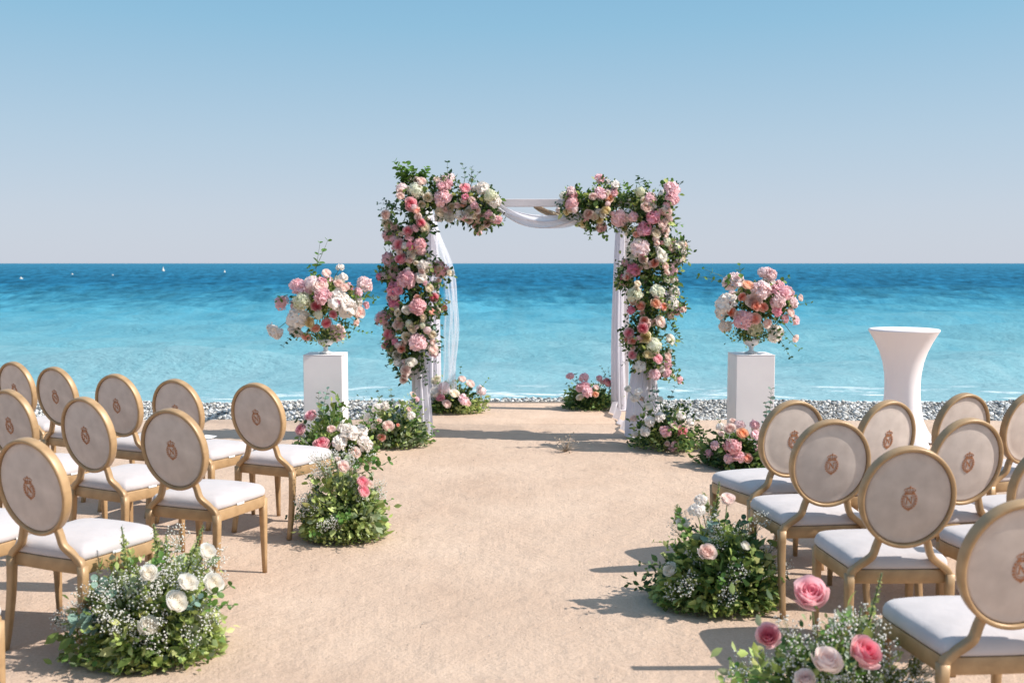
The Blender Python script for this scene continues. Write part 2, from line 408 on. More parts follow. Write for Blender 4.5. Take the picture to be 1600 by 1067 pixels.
def ring_profile():
    a, bb = .190, .212      # centre line of the oval frame
    rings = []
    N = 56
    for i in range(N):
        t = 2*math.pi*i/N; c, s_ = math.cos(t), math.sin(t)
        nrm = Vector((c/a, 0, s_/bb)).normalized(); p = Vector((a*c, 0, bb*s_)); ring = []
        for j in range(12):
            q = 2*math.pi*(j+.5)/12; cx, cy = math.cos(q), math.sin(q); e = .5
            w = math.copysign(abs(cx)**e, cx)*.0095; d = math.copysign(abs(cy)**e, cy)*.0235
            ring.append(p+nrm*w+Vector((0, d, 0)))
        rings.append(ring)
    rings.append(rings[0]); b = MB(); b.loft(rings, True); return b
BACKC = Vector((0, -.262, .765)); BTILT = R(9.5)        # centre of the oval and recline
BROT = Matrix.Rotation(BTILT, 4, 'X')   # top leans towards -Y
def bt(p): return BACKC + (BROT @ Vector(p))
def tform(b): b.v = [tuple(bt(p)) for p in b.v]; return b

def panel():
    b = MB()
    for sgn in (-1, 1):
        rings = []
        for k, (r, d) in enumerate(((1.0, .004), (.985, .0105), (.955, .0135), (.93, .0125), (.8, .0165), (.55, .0205), (.28, .0225), (.02, .023))):
            rings.append([(.181*r*math.cos(2*math.pi*j/48), sgn*d, .203*r*math.sin(2*math.pi*j/48)) for j in range(48)])
        b.loft(rings if sgn < 0 else [list(reversed(q)) for q in rings], True)
    return b
def pd(x, z):       # rear surface of the panel at x,z
    r = min(1, math.hypot(x/.181, z/.203)); return -(.0232-.0075*r**2.2)
def emblem():
    b = MB()
    def stroke(pts, w, th=.0012, closed=False):
        pts = [Vector((p[0], 0, p[1])) for p in pts]
        if closed: pts.append(pts[0])
        q = [Vector((p.x, pd(p.x, p.z)-.0006, p.z)) for p in pts]
        b.sweep(q, None, 4, rect=[(w, th*2)]*len(q))
    # seen from behind, so x is mirrored by the caller; draw as seen by the viewer
    # letter N with serifs
    stroke([(-.0085, -.0125), (-.0085, .0125)], .0032); stroke([(.0085, -.0125), (.0085, .0125)], .0024)
    stroke([(-.0092, .0125), (.0092, -.0125)], .0044)
    for x, z in ((-.0095, .0125), (-.0085, -.0125), (.0085, .0125)): stroke([(x-.0042, z), (x+.0042, z)], .0016)
    # double oval wreath
    for rx, rz, w in ((.0185, .0225, .0015), (.0235, .028, .0018)):
        stroke([(rx*math.cos(t), rz*math.sin(t)-.0005) for t in np.linspace(.65, 2.49+math.pi*2-math.pi*0, 2)] and
               [(rx*math.cos(t), rz*math.sin(t)) for t in np.linspace(math.pi*.62, math.pi*2.38, 26)], w)
    # leaves along the wreath
    for k in range(18):
        t = math.pi*.62 + (math.pi*1.76)*k/17
        c, s_ = math.cos(t), math.sin(t); x, z = .0255*c, .030*s_
        stroke([(x, z), (x+c*.004-s_*.0035, z+s_*.004+c*.0035)], .0026)
        stroke([(x, z), (x+c*.0045+s_*.003, z+s_*.0045-c*.003)], .0022)
    # tail scroll
    stroke([(-.011, -.029), (-.005, -.034), (0, -.0385), (.005, -.034), (.011, -.029)], .002)
    stroke([(-.006, -.0265), (0, -.0335), (.006, -.0265)], .0016)
    # crown
    stroke([(-.0155, .0255), (-.006, .0235), (.006, .0235), (.0155, .0255)], .003)
    stroke([(-.0155, .0285), (-.006, .0268), (.006, .0268), (.0155, .0285)], .0014)
    for x0, x1, x2, z1, z2 in ((-.0145, -.0215, -.0025, .038, .0455), (.0145, .0215, .0025, .038, .0455), (-.008, -.0115, -.001, .0385, .0452), (.008, .0115, .001, .0385, .0452)):
        stroke([(x0, .029), (x1, z1), ((x1+x2)/2, z2-.0005), (x2, z2)], .0019)
    stroke([(0, .027), (0, .045)], .0019)
    for x, z in ((-.0145, .033), (-.005, .0325), (.005, .0325), (.0145, .033)): stroke([(x-.0015, z), (x+.0015, z)], .003)
    stroke([(0, .045), (0, .053)], .0016); stroke([(-.003, .0495), (.003, .0495)], .0016)
    stroke([(-.0018, .0465), (.0018, .0465)], .0036)
    b.v = [(x*1.14, y, z*1.2-.004) for x, y, z in b.v]
    return b

def seat_outline(y, ins=0):
    """half width of the seat at depth y (rear -.2 .. front .235)"""
    t = (y+.205)/.44
    return .205+.035*t
def seat_ring(z, k, dome=0):
    """closed outline: trapezoid with bowed front and rounded corners, scaled by k about the centre"""
    pts = []
    rear, frt = -.205, .232
    out = []
    out += [(-.195, rear), (-.10, rear-.004), (0, rear-.006), (.10, rear-.004), (.195, rear), (.212, rear+.014)]
    out += [(.222, -.09), (.232, .04), (.240, .14), (.238, .19), (.222, .222), (.19, .243), (.12, .258), (0, .265), (-.12, .258), (-.19, .243), (-.222, .222), (-.238, .19), (-.240, .14), (-.232, .04), (-.222, -.09), (-.212, rear+.014)]
    return [(x*k, (y-.02)*(k if k < 1 else k)+.02, z) for x, y in out]
def chair_meshes():
    M = {}
    b = ring_profile(); tform(b); M['back_frame'] = b.mesh('back_frame', GOLD)
    b = panel(); tform(b); M['backrest'] = b.mesh('backrest', LINEN)
    b = emblem(); tform(b); M['emblem'] = b.mesh('emblem', THREAD, False)
    # stiles
    for s_ in (-1, 1):
        p0 = bt((s_*.098, 0, -.180)); p1 = bt((s_*.108, 0, -.212))
        pts = [p0, p1, Vector((s_*.122, -.224, .512)), Vector((s_*.148, -.213, .482)), Vector((s_*.182, -.208, .457)), Vector((s_*.205, -.207, .432)), Vector((s_*.212, -.207, .40))]
        # refine
        fine = []
        for i in range(len(pts)-1):
            for k in range(4):
                t = k/4; a = pts[max(i-1, 0)]; b_, c, d = pts[i], pts[i+1], pts[min(i+2, len(pts)-1)]
                fine.append(.5*((2*b_)+(-a+c)*t+(2*a-5*b_+4*c-d)*t*t+(-a+3*b_-3*c+d)*t**3))
        fine.append(pts[-1])
        b = MB(); b.sweep(fine, None, 12, rect=[(.027+.006*i/len(fine), .034) for i in range(len(fine))])
        M['stile', s_] = b.mesh('stile', GOLD)
        # rear leg: slight sabre
        pts = [Vector((s_*(.212+.004*t), -.207-.05*t*t, .425*(1-t))) for t in np.linspace(0, 1, 9)]
        b = MB(); b.sweep(pts, None, 12, rect=[(.040-.014*t, .040-.012*t) for t in np.linspace(0, 1, 9)]); M['rear', s_] = b.mesh('leg', GOLD)
        pts = [Vector((s_*.217, .205+.006*t, .425*(1-t))) for t in np.linspace(0, 1, 5)]
        b = MB(); b.sweep(pts, None, 12, rect=[(.042-.020*t, .042-.020*t) for t in np.linspace(0, 1, 5)]); M['front', s_] = b.mesh('leg', GOLD)
    # seat rail frame
    b = MB(); rings = [seat_ring(.385, .955), seat_ring(.383, .985), seat_ring(.39, 1.0), seat_ring(.437, 1.0), seat_ring(.442, .99), seat_ring(.442, .95)]
    b.loft(rings, True, True); M['seat_rail'] = b.mesh('seat_rail', GOLD, sharp=35)
    # cushion
    b = MB(); prof = ((.443, .955), (.447, .985), (.458, .998), (.470, .995), (.485, .972), (.497, .925), (.505, .83), (.512, .65), (.517, .40), (.519, .12))
    b.loft([seat_ring(z, k) for z, k in prof], True, True); M['seat_cushion'] = b.mesh('seat_cushion', LINENF)
    b = MB(); b.box((.2345, -.02, .446), (.004, .055, .012), .001); b.v = [(x-.006+.02*(y+.02)/.2, y, z) for x, y, z in b.v]; M['care_tag'] = b.mesh('care_tag', TAG)
    b = MB(); b.box((0, 0, .377), (.38, .36, .012), .004); M['seat_base'] = b.mesh('seat_base', BOARD)
    return M
CM = chair_meshes()
def build_chair():
    t = empty('banquet_chair', (0, 0, 0))
    bk = link('backrest', CM['backrest'], t); em = link('emblem', CM['emblem'], bk)
    link('back_frame', CM['back_frame'], t)
    for s_ in (-1, 1):
        link('stile', CM['stile', s_], t); link('leg', CM['rear', s_], t); link('leg', CM['front', s_], t)
    link('seat_rail', CM['seat_rail'], t); link('seat_cushion', CM['seat_cushion'], t)
    link('care_tag', CM['care_tag'], t)
    return t
def kids(o): return [c for c in bpy.data.objects if c.parent is o]
def copy_tree(o, parent=None):
    c = o.copy(); COL.objects.link(c)
    if parent: c.parent = parent
    for ch in TREE.get(o.name, kids(o)): copy_tree(ch, c)
    return c
TREE = {}
# medallion centre column, top row (photo pixels), turn towards the aisle in degrees (+ = facing right)
GR = 'gold oval-back chairs set out in rows'
chairs = [
 (404, 598, 24, 'oval-back gold chair at the aisle end of the left row nearest the sea'),
 (279, 592, 23, 'second chair from the aisle in the left sea row, its crest half hidden'),
 (186, 584, 25, 'third chair from the aisle in the left row nearest the sea'),
 (91, 573, 26, 'fourth chair from the aisle in the left row nearest the sea'),
 (27, 565, 28, 'farthest left chair of the left row nearest the sea'),
 (273, 638, 20, 'aisle chair of the second left row, its seat and front leg clear'),
 (139, 620, 27, 'middle chair of the second left row, between two others'),
 (20, 608, 26, 'chair of the second left row whose oval back is cut by the left picture edge'),
 (53, 684, 23, 'large left chair standing behind the white rose arrangement, nearest left crest'),
 (-98, 672, 20, 'left chair of which only a white seat corner shows at the picture edge'),
 (-268, 775, 17, 'nearest left chair, only its seat corner and one gold leg in view'),
 (1237, 625, -18, 'aisle chair of the right row nearest the sea, beside the pink pedestal flowers'),
 (1383, 625, -23, 'chair directly before the white cocktail table, in the right row nearest the sea'),
 (1501, 614, -21, 'chair just right of the white cocktail table, lower half hidden by another'),
 (1608, 612, -20, 'farthest right chair of the sea row, cut by the right picture edge'),
 (1297, 655, -6, 'aisle chair of the second right row, behind the aisle bush with white roses'),
 (1508, 653, -13, 'second chair of the second right row, its full crest visible right of the large one'),
 (1676, 655, -14, 'right chair of which only a seat edge shows below the right sea row'),
 (1417, 697, -1, 'large right chair with full round back and crest, left of the darkest chair'),
 (1645, 690, -8, 'right chair of which the left rim of the oval back shows above the darkest chair'),
 (1590, 781, -4, 'nearest right chair, its shaded back cut by the picture edge'),
]
proto = None
for px, py, a, lab in chairs:
    top = at_z(px, py, .985); th = -R(a)
    off = Matrix.Rotation(th, 3, 'Z') @ Vector((0, -.298, 0)); offc = Matrix.Rotation(th, 3, 'Z') @ Vector((0, -.262, 0))
    yc_ = top.y-off.y+offc.y; xc_ = (px-800)/FPX*(yc_*math.cos(PITCH)+(CAMH-.765)*math.sin(PITCH)); top.x = xc_-offc.x+off.x
    if proto is None: t = proto = build_chair()
    else: t = copy_tree(proto)
    jit = random.uniform(-.6, .6)
    t.location = (top.x-off.x, top.y-off.y, 0); t.rotation_euler = (0, 0, th+R(jit))
    tag(t, lab, 'chair', GR)

# a folded sheet left on a seat
q = at_z(324, 683, .522); b = MB()
b.add([(-.055, -.04, 0), (.055, -.04, 0), (.055, .0, .003), (-.055, .0, .003), (.055, .04, .010), (-.055, .04, .010)], [(0, 1, 2, 3), (3, 2, 4, 5)])
b.add([(-.055, -.036, .002), (.055, -.036, .002), (.055, .0, .0045), (-.055, .0, .0045)], [(0, 1, 2, 3)])
PAPER = mat('paper', (.80, .78, .77), .8)
o = link('folded_paper', b.mesh('folded_paper', PAPER, False)); o.location = (q.x, q.y, .520); o.rotation_euler = (0, 0, R(-30))
tag(o, 'small folded white paper lying on the seat of the second sea-row chair at left', 'paper')

# ------------------------------------------------------------------ pedestals
WHITE = mat('white_lacquer', (.86, .80, .79), .35, .4, noise=(4, (.78, .725, .725), .8), bump=(3, .25, .01))
URNM = mat('glazed_white_urn', (.70, .68, .66), .25)
def pedestal(x, y, lab, rz=0):
    t = empty('pedestal', (x, y, 0), rz); tag(t, lab, 'pedestal', 'white pedestals beside the arch')
    b = MB(); b.box((0, 0, .445), (.355, .33, .89), .006); link('column', b.mesh('column', WHITE, sharp=18), t)
    b = MB(); b.box((0, 0, .895), (.357, .332, .008), .002); link('top_panel', b.mesh('top_panel', WHITE, sharp=30), t)
    return t
PLx, PLy, PRx, PRy = -1.725, 9.45, 2.215, 9.45
pedestal(PLx, PLy, 'white box pedestal left of the arch, under the tall flower urn')
pedestal(PRx, PRy, 'white box pedestal right of the arch, between it and the cocktail table', R(2))

# ------------------------------------------------------------------ cocktail table
CLOTH = mat('white_stretch_cloth', (.88, .82, .82), .8, .2, noise=(5, (.84, .775, .785), .6), bump=(700, .15, .0006), transl=.12)
tx, ty = 3.68, 9.75
t = empty('cocktail_table', (tx+.06, ty, 0), R(12)); t.scale = (.91, .91, 1); tag(t, 'tall cocktail table in a white stretch cover, flaring at top and foot', 'table')
prof = [(.40, .0, 1.0), (.375, .035, 1), (.30, .12, .95), (.245, .22, .8), (.212, .34, .55), (.192, .46, .3), (.183, .58, .12), (.186, .68, .03), (.205, .79, 0), (.24, .89, 0), (.285, .98, 0), (.325, 1.045, 0), (.347, 1.078, 0), (.350, 1.083, 0)]
rings = []
for r, z, q in prof:
    ring = []
    for j in range(96):
        a = 2*math.pi*j/96; c4 = math.cos(2*(a))**2
        c4 = abs(math.cos(2*a))**1.5
        rr = r*(1-q*.36*(1-c4)); zz = z + (q*.035*(1-c4) if z < .2 else 0)
        ring.append((rr*math.cos(a), rr*math.sin(a), zz))
    rings.append(ring)
b = MB(); b.loft(rings, True); link('table_cover', b.mesh('table_cover', CLOTH), t)
b = MB(); b.lathe([(.348, 1.082), (.3535, 1.086), (.355, 1.097), (.350, 1.106), (.33, 1.109), (.01, 1.108)], 96); link('table_top', b.mesh('table_top', CLOTH), t)
for k in range(4):
    a = math.pi/2*k; b = MB(); b.sweep([(.345*math.cos(a), .345*math.sin(a), .03), (.35*math.cos(a), .35*math.sin(a), .0)], .022, 10); link('foot', b.mesh('foot', BOARD), t)

# ------------------------------------------------------------------ arch frame
AX0, AX1, AY0, AY1, AH = -.955, 1.335, 10.1, 12.0, 2.355
WOODW = mat('white_painted_wood', (.66, .60, .61), .6, noise=(6, (.58, .53, .54), .7), bump=(80, .2, .002))
arch = empty('wedding_arch', ((AX0+AX1)/2, (AY0+AY1)/2, 0)); tag(arch, 'white four-post wedding arch on the sand, wrapped in roses and drapes', 'arch')
def apart(name, b): 
    ax, ay = (AX0+AX1)/2, (AY0+AY1)/2
    b.v = [(x-ax, y-ay, z) for x, y, z in b.v]; return link(name, b.mesh(name, WOODW, sharp=18), arch)
for x in (AX0, AX1):
    for y in (AY0, AY1):
        b = MB(); b.box((x, y, (AH-.075)/2), (.07, .07, AH-.075), .005); apart('post', b)
        b = MB(); b.box((x, y, .012), (.30, .30, .024), .005); apart('foot_plate', b)
for y in (AY0,):
    b = MB(); b.box(((AX0+AX1)/2, y, AH-.0365), (AX1-AX0+.076, .074, .073), .005); apart('beam', b)
for x in (AX0, AX1):
    b = MB(); b.box((x, (AY0+AY1)/2, AH-.0365), (.068, AY1-AY0-.076, .071), .005); apart('side_beam', b)

# drapes
SHEER = mat('sheer_voile', (.86, .85, .90), .8, .1, transl=.45, transp=.84)
VOILE = mat('white_voile', (.84, .81, .85), .8, .1, transl=.4, transp=.10)
LACE = mat('ivory_lace', (.72, .62, .50), .85, .1, noise=(40, (.50, .38, .27), .9), transl=.35, bump=(120, .4, .002))
def grid_mesh(name, f, nu, nv, m):
    V = np.array([f(i/(nu-1), j/(nv-1)) for j in range(nv) for i in range(nu)])
    i = np.arange(nu-1)[None]+np.arange(nv-1)[:, None]*nu
    return mesh(name, V, np.stack([i, i+1, i+1+nu, i+nu], -1).reshape(-1, 4), m)
def drape(name, f, nu, nv, m, lab, cat='drape'):
    o = link(name, grid_mesh(name, f, nu, nv, m)); tag(o, lab, cat); return o
# left sheer blowing inwards
def f(u, v):                    # u from front to rear along the left side beam, v 0 top .. 1 bottom
    y = AY0+.55+u*(AY1-AY0-.5)
    z = (AH-.08)*(1-v)+.35*v
    bul = math.sin(math.pi/2*min(1, v*1.7))*(1-.22*v)*.35+.012*math.sin(v*17+u*5)
    bul = bul*(.35+.65*math.sin(math.pi*(.15+.8*u)))
    fold = .022*math.sin(u*34+v*3)*(.5+v*.6)+.012*math.sin(u*71+v*6)
    return (AX0+.05+bul+fold, y-.25*v*u+.02*math.cos(u*34), z)
drape('curtain', f, 110, 40, SHEER, 'sheer white curtain blowing inward at the left side of the arch', 'curtain')
def f(u, v):
    a = u*2*math.pi; r = .052+.03*v+(.012+.012*v)*math.sin(a*9+v*2)+.006*math.sin(a*17)
    return (AX0+.02+r*math.cos(a)+.05*v*math.sin(v*2), AY0+.02+r*math.sin(a), 1.05*(1-v)+.02)
drape('post_drape', f, 120, 30, VOILE, 'white gathered cloth round the front left arch post, showing below its roses')
def f(u, v):
    a = u*2*math.pi; r = .042+.025*v+(.010+.010*v)*math.sin(a*8+v*2)+.006*math.sin(a*19)
    return (AX1-.07-.03*math.sin(v*3)+r*math.cos(a), AY1-.04+r*math.sin(a), (AH-.08)*(1-v)+.02)
drape('post_drape', f, 120, 30, VOILE, 'long white cloth hanging down the rear right arch post, inside the opening')
def f(u, v):
    a = u*2*math.pi; r = .05+.035*v+(.012+.012*v)*math.sin(a*8+v*2)+.006*math.sin(a*19)
    return (AX0+.02+r*math.cos(a), AY1-.04+r*math.sin(a), (AH-.08)*(1-v)+.02)
drape('post_drape', f, 120, 30, VOILE, 'white cloth round the rear left arch post, above the small rose bunch')
def f(u, v):
    a = u*2*math.pi; g = max(0, v*.55+.02); r = .055+.24*g*math.sin(min(1, g*1.7)*math.pi*.75)+(.014+.02*v)*math.sin(a*9+v*3)+.008*math.sin(a*21+v*5)
    return (AX1-.02-.02*v+r*.9*math.cos(a), AY0+.06+r*.8*math.sin(a), 1.15*(1-v)+.02)
drape('post_drape', f, 150, 40, VOILE, 'billowing white cloth bundle round the front right arch post above the ground roses')
def f(u, v):
    y = AY0+.12+u*.45; z = (AH-.3)*(1-v)+1.2*v
    return (AX1+.04+.26*math.sin(math.pi*v**.9)*math.sin(math.pi*(.1+.8*u))+.016*math.sin(u*38+v*3), y, z)
drape('curtain', f, 90, 30, SHEER, 'faint sheer curtain bulging out behind the roses at the right side of the arch', 'curtain')
# side drape falling from the right side to the low white edge
def f(u, v):
    y = AY0-.12+u*(AY1-AY0); z = .13*(1-v)*(.6+.4*math.sin(u*9))+.015
    return (AX1-.14-.05*v+.02*math.sin(u*30+v*2), y, z+.0)
drape('floor_drape', f, 60, 14, VOILE, 'low white cloth edge trailing along the ground between the right arch posts')
# swag over the front beam
def swag(x0, z0, y0, x1, z1, y1, low, wid, ph):
    def f(u, v):
        sag = 4*u*(1-u); x = x0+(x1-x0)*u; y = y0+(y1-y0)*u
        w = (.35+.65*sag**.7)*wid; zc = z0+(z1-z0)*u-low*sag
        vv = v-.5
        return (x+.01*math.sin(v*20), y+.035*math.sin(v*9+ph+u*3)+.018*math.sin(v*31+u*4), zc-vv*w-.014*math.sin(v*14+u*7)-.006*math.sin(v*29+u*11))
    return f
STRIPE = mat('striped_weave', (.55, .50, .42), .85)
_n = STRIPE.node_tree.nodes; _w = _n.new('ShaderNodeTexWave'); _w.inputs['Scale'].default_value = 17; _w.inputs['Distortion'].default_value = 1.2
_r = _n.new('ShaderNodeValToRGB'); _r.color_ramp.elements[0].position = .42; _r.color_ramp.elements[1].position = .5
_r.color_ramp.elements[0].color = (.06, .05, .05, 1); _r.color_ramp.elements[1].color = (.55, .48, .38, 1)
_tc = _n.new('ShaderNodeTexCoord'); STRIPE.node_tree.links.new(_tc.outputs['Object'], _w.inputs[0])
STRIPE.node_tree.links.new(_w.outputs[0], _r.inputs[0]); STRIPE.node_tree.links.new(_r.outputs[0], _n['Principled BSDF'].inputs['Base Color'])
drape('swag', swag(-.12, 2.275, 10.0, (.68), 2.20, 10.0, .115, .135, 0), 60, 24, VOILE, 'twisted white swag sagging under the front beam between the flower corners')
drape('swag', swag(.22, 2.29, 10.16, .80, 2.09, 10.45, .01, .06, 1), 50, 20, LACE, 'tan lace cloth slanting down at the right inside corner of the arch top')
def f(u, v): return (-.30+.26*u, 10.22+.01*math.sin(u*9), 2.275-(.015+.13*(1-u))*v)
drape('cloth_end', f, 20, 10, STRIPE, 'dark striped cloth end poking out right of the left corner roses')

# ------------------------------------------------------------------ blooms
def petal_patch(f, nu=7, nv=6):
    v = [f(-1+2*i/(nu-1), j/(nv-1)) for j in range(nv) for i in range(nu)]
    fs = [(j*nu+i, j*nu+i+1, (j+1)*nu+i+1, (j+1)*nu+i) for j in range(nv-1) for i in range(nu-1)]
    return v, fs
def rose_petals(seed, n=24, openness=1.0):
    """list of (verts, faces, t): radius about 1, rising from z=-.55 to about .45"""
    r_ = random.Random(seed); out = []
    for i in range(n):
        t = i/(n-1); phi = i*2.399+r_.uniform(-.2, .2)
        Rr = .10+.74*t**.85; H = .62+.30*math.sin(math.pi*(t*.8+.1))-.18*t; w = 1.3-.55*t
        curl = (.015+.13*t**2*openness)*r_.uniform(.7, 1.3); ti = r_.uniform(-.04, .04); ru = r_.uniform(0, 6)
        H = .70+.34*math.sin(math.pi*(t*.75+.12))-.10*t
        def f(u, v):
            prof = math.sin(math.pi/2*min(1, v*1.35)**.7)
            r = (.08+.80*t**.8)*prof*(1-.17*max(0, v-.55)*(1-t*.6))+curl*max(0, v-.66)**1.4*3.2*(1+.2*u*u)
            r += .018*math.sin(u*4+ru)*v
            wid = w*(.62+.38*math.sin(math.pi*min(1, .22+.58*v)))
            a = phi+u*wid
            z = -.48*(1-.3*(1-t))+H*v*(1-.13*u**4-.03*u*u)-curl*max(0, v-.72)*1.6+.018*math.sin(u*5+ru)*v
            return (r*math.cos(a), r*math.sin(a), z+ti)
        v, fs = petal_patch(f)
        shade = [(1-t)**.9*(.9-.45*(k//7)/5*t) for k in range(len(v))]
        out.append((v, fs, shade))
    return out
def peony_petals(seed, n=44):
    r_ = random.Random(seed); out = []
    for i in range(n):
        t = i/(n-1)                                     # 0 top centre .. 1 rim
        th = math.acos(max(-1, 1-1.25*t)); phi = i*2.399+r_.uniform(-.4, .4)
        d = Vector((math.sin(th)*math.cos(phi), math.sin(th)*math.sin(phi), math.cos(th)))
        side = d.cross(Vector((r_.uniform(-1, 1), r_.uniform(-1, 1), r_.uniform(-1, 1)))).normalized(); up = side.cross(d)
        sz = r_.uniform(.28, .40)*(1+.35*t); L = r_.uniform(.78, 1.0); tilt = r_.uniform(.15, .6); ru = r_.uniform(0, 6); 
        tang = (up*math.cos(ru)+side*math.sin(ru)); cr = d.cross(tang)
        def f(u, v):
            vv = (v-.25)
            q = d*(L*(.62+.42*v)-.16*u*u*v) + cr*(u*sz*(.5+.6*math.sin(math.pi*(.15+.7*v)))) + tang*(vv*sz*tilt*2.4)
            q += d*(.045*math.sin(u*7+ru)*v)+tang*(.05*math.cos(u*6+ru)*v)
            return (q.x, q.y, q.z*.85-.15)
        v, fs = petal_patch(f, 7, 5)
        out.append((v, fs, [(.75-.55*t)*(1-.5*(k//7)/4)+r_.uniform(0, .15) for k in range(len(v))]))
    return out
def hydrangea_petals(seed, n=150):
    r_ = random.Random(seed); out = []
    def f(u, v): th = math.pi*.72*v; a = math.pi*u; return (.70*math.sin(th)*math.cos(a), .70*math.sin(th)*math.sin(a), .70*math.cos(th)*.9)
    v, fs = petal_patch(f, 15, 8); out.append((v, fs, [.9]*len(v)))
    for i in range(n):
        t = i/(n-1); th = math.acos(1-1.55*t); phi = i*2.399
        d = Vector((math.sin(th)*math.cos(phi), math.sin(th)*math.sin(phi), math.cos(th)))
        d = (d+Vector((r_.gauss(0, .12), r_.gauss(0, .12), r_.gauss(0, .12)))).normalized()
        a = d.orthogonal().normalized(); b_ = d.cross(a); ro = r_.uniform(0, 1.57); L = r_.uniform(.80, 1.04)*(1+.08*math.sin(3*phi+seed)*math.sin(th)); s_ = r_.uniform(.15, .21)
        v = [d*L*.96]; fs = []
        for k in range(4):
            q = ro+k*math.pi/2
            tl_ = r_.uniform(-.35, .35); e = lambda an, rr, lift: d*(L+lift+tl_*math.sin(an)*rr*s_)+(a*math.cos(an)+b_*math.sin(an))*rr*s_
            kk = len(v); v += [e(q-.55, .75, .02), e(q, 1.15, -.01+r_.uniform(-.03, .04)), e(q+.55, .75, .02)]
            fs += [(0, kk, kk+1, kk+2)]
        out.append(([(p.x, p.y, p.z*.9) for p in v], fs, [r_.uniform(0, .8)]*len(v)))
    return out
def bud_petals(seed): return [(v, fs, [min(1, c+.1) for c in s_]) for v, fs, s_ in rose_petals(seed, 11, .15)]
def calyx():
    out = []
    for k in range(5):
        a0 = k*2*math.pi/5
        def f(u, v):
            r = .12+.55*v; a = a0+u*.45*(1-v)
            return (r*math.cos(a), r*math.sin(a), -.52+.12*v*v)
        v, fs = petal_patch(f, 3, 4); out.append((v, fs, [0]*len(v)))
    return out
def combine(pl):
    V, F, C = [], [], []
    for v, fs, s_ in pl:
        k = len(V); V += v; F += [tuple(i+k for i in q) for q in fs]; C += s_
    return V, F, C
def bloom_mat(name, outer, inner, tr=.38):
    m = bpy.data.materials.new(name); m.use_nodes = True
    n = m.node_tree.nodes; l = m.node_tree.links; p = n['Principled BSDF']
    a = n.new('ShaderNodeAttribute'); a.attribute_name = 'Col'
    mx = n.new('ShaderNodeMix'); mx.data_type = 'RGBA'; mx.inputs['A'].default_value = (*outer, 1); mx.inputs['B'].default_value = (*inner, 1)
    l.new(a.outputs['Fac'], mx.inputs[0])
    oi = n.new('ShaderNodeObjectInfo'); hs = n.new('ShaderNodeHueSaturation')
    r1 = n.new('ShaderNodeMapRange'); r1.inputs[3].default_value = .94; r1.inputs[4].default_value = 1.06
    r2 = n.new('ShaderNodeMapRange'); r2.inputs[3].default_value = 1.2; r2.inputs[4].default_value = .8
    l.new(oi.outputs['Random'], r1.inputs[0]); l.new(oi.outputs['Random'], r2.inputs[0])
    l.new(r1.outputs[0], hs.inputs['Value']); l.new(r2.outputs[0], hs.inputs['Saturation']); l.new(mx.outputs['Result'], hs.inputs['Color'])
    l.new(hs.outputs[0], p.inputs['Base Color']); p.inputs['Roughness'].default_value = .65; p.inputs['Specular IOR Level'].default_value = .25
    tl = n.new('ShaderNodeBsdfTranslucent'); l.new(hs.outputs[0], tl.inputs[0])
    ms = n.new('ShaderNodeMixShader'); ms.inputs[0].default_value = tr
    l.new(p.outputs[0], ms.inputs[1]); l.new(tl.outputs[0], ms.inputs[2]); l.new(ms.outputs[0], n['Material Output'].inputs[0])
    return m
# kind: (part name, shape, outer colour, inner colour)
KINDS = {
 'R': ('rose', 'rose', (.93, .66, .67), (.90, .24, .34)),
 'D': ('peony', 'peony', (.91, .50, .58), (.86, .27, .40)),
 'P': ('peony', 'peony', (.94, .72, .73), (.91, .52, .57)),
 'H': ('hydrangea', 'hyd', (.92, .66, .66), (.88, .50, .53)),
 'L': ('hydrangea', 'hyd', (.95, .81, .80), (.92, .70, .70)),
 'G': ('hydrangea', 'hyd', (.88, .86, .74), (.76, .78, .56)),
 'B': ('rose', 'rose', (.95, .84, .79), (.92, .68, .62)),
 'W': ('rose', 'rose', (.95, .90, .80), (.93, .80, .62)),
 'w': ('peony', 'peony', (.94, .91, .87), (.92, .83, .77)),
 'v': ('rose', 'rose', (.94, .92, .88), (.92, .85, .74)),
 'A': ('rose', 'rose', (.93, .70, .55), (.92, .42, .22)),
 'C': ('rose', 'rose', (.95, .70, .61), (.94, .36, .24)),
 'Y': ('rose', 'rose', (.92, .85, .62), (.88, .72, .42)),
}
SHAPES = {'rose': [rose_petals(s, 20, o_) for s, o_ in ((1, 1), (2, .75), (3, 1.3))], 'peony': [peony_petals(s) for s in (4, 5, 6)], 'hyd': [hydrangea_petals(7), hydrangea_petals(8), peony_petals(9, 60), peony_petals(10, 56)]}
def colarr(C): c = np.array(C, np.float32); return np.stack([c, c, c], -1)
BM, NEARB = {}, {}
SEPAL = mat('sepal', (.08, .16, .04), .6, transl=.2)
for k, (nm, shp, oc, ic) in KINDS.items():
    m = bloom_mat('petal_'+{'R':'pink','D':'deep_pink','P':'soft_pink','H':'dusty_pink','L':'pale_pink','G':'green_white','B':'blush','W':'cream','w':'white','v':'ivory','A':'apricot','C':'coral','Y':'yellow_cream'}[k], oc, ic)
    BM[k] = []
    for pl in SHAPES[shp]:
        V_, F_, C_ = combine(pl); BM[k].append(mesh(nm, V_, F_, m, True, colarr(C_)))
    if shp == 'rose':           # roses near the camera have their outer petals as separate pieces
        NEARB[k] = []
        for pl in SHAPES[shp]:
            V_, F_, C_ = combine(pl[:14]); core = mesh(nm, V_, F_, m, True, colarr(C_))
            NEARB[k].append((core, [mesh('petal', v, fs, m, True, colarr(c)) for v, fs, c in pl[14:]]))
V_, F_, C_ = combine(calyx()); CALYX = mesh('calyx', V_, F_, SEPAL)

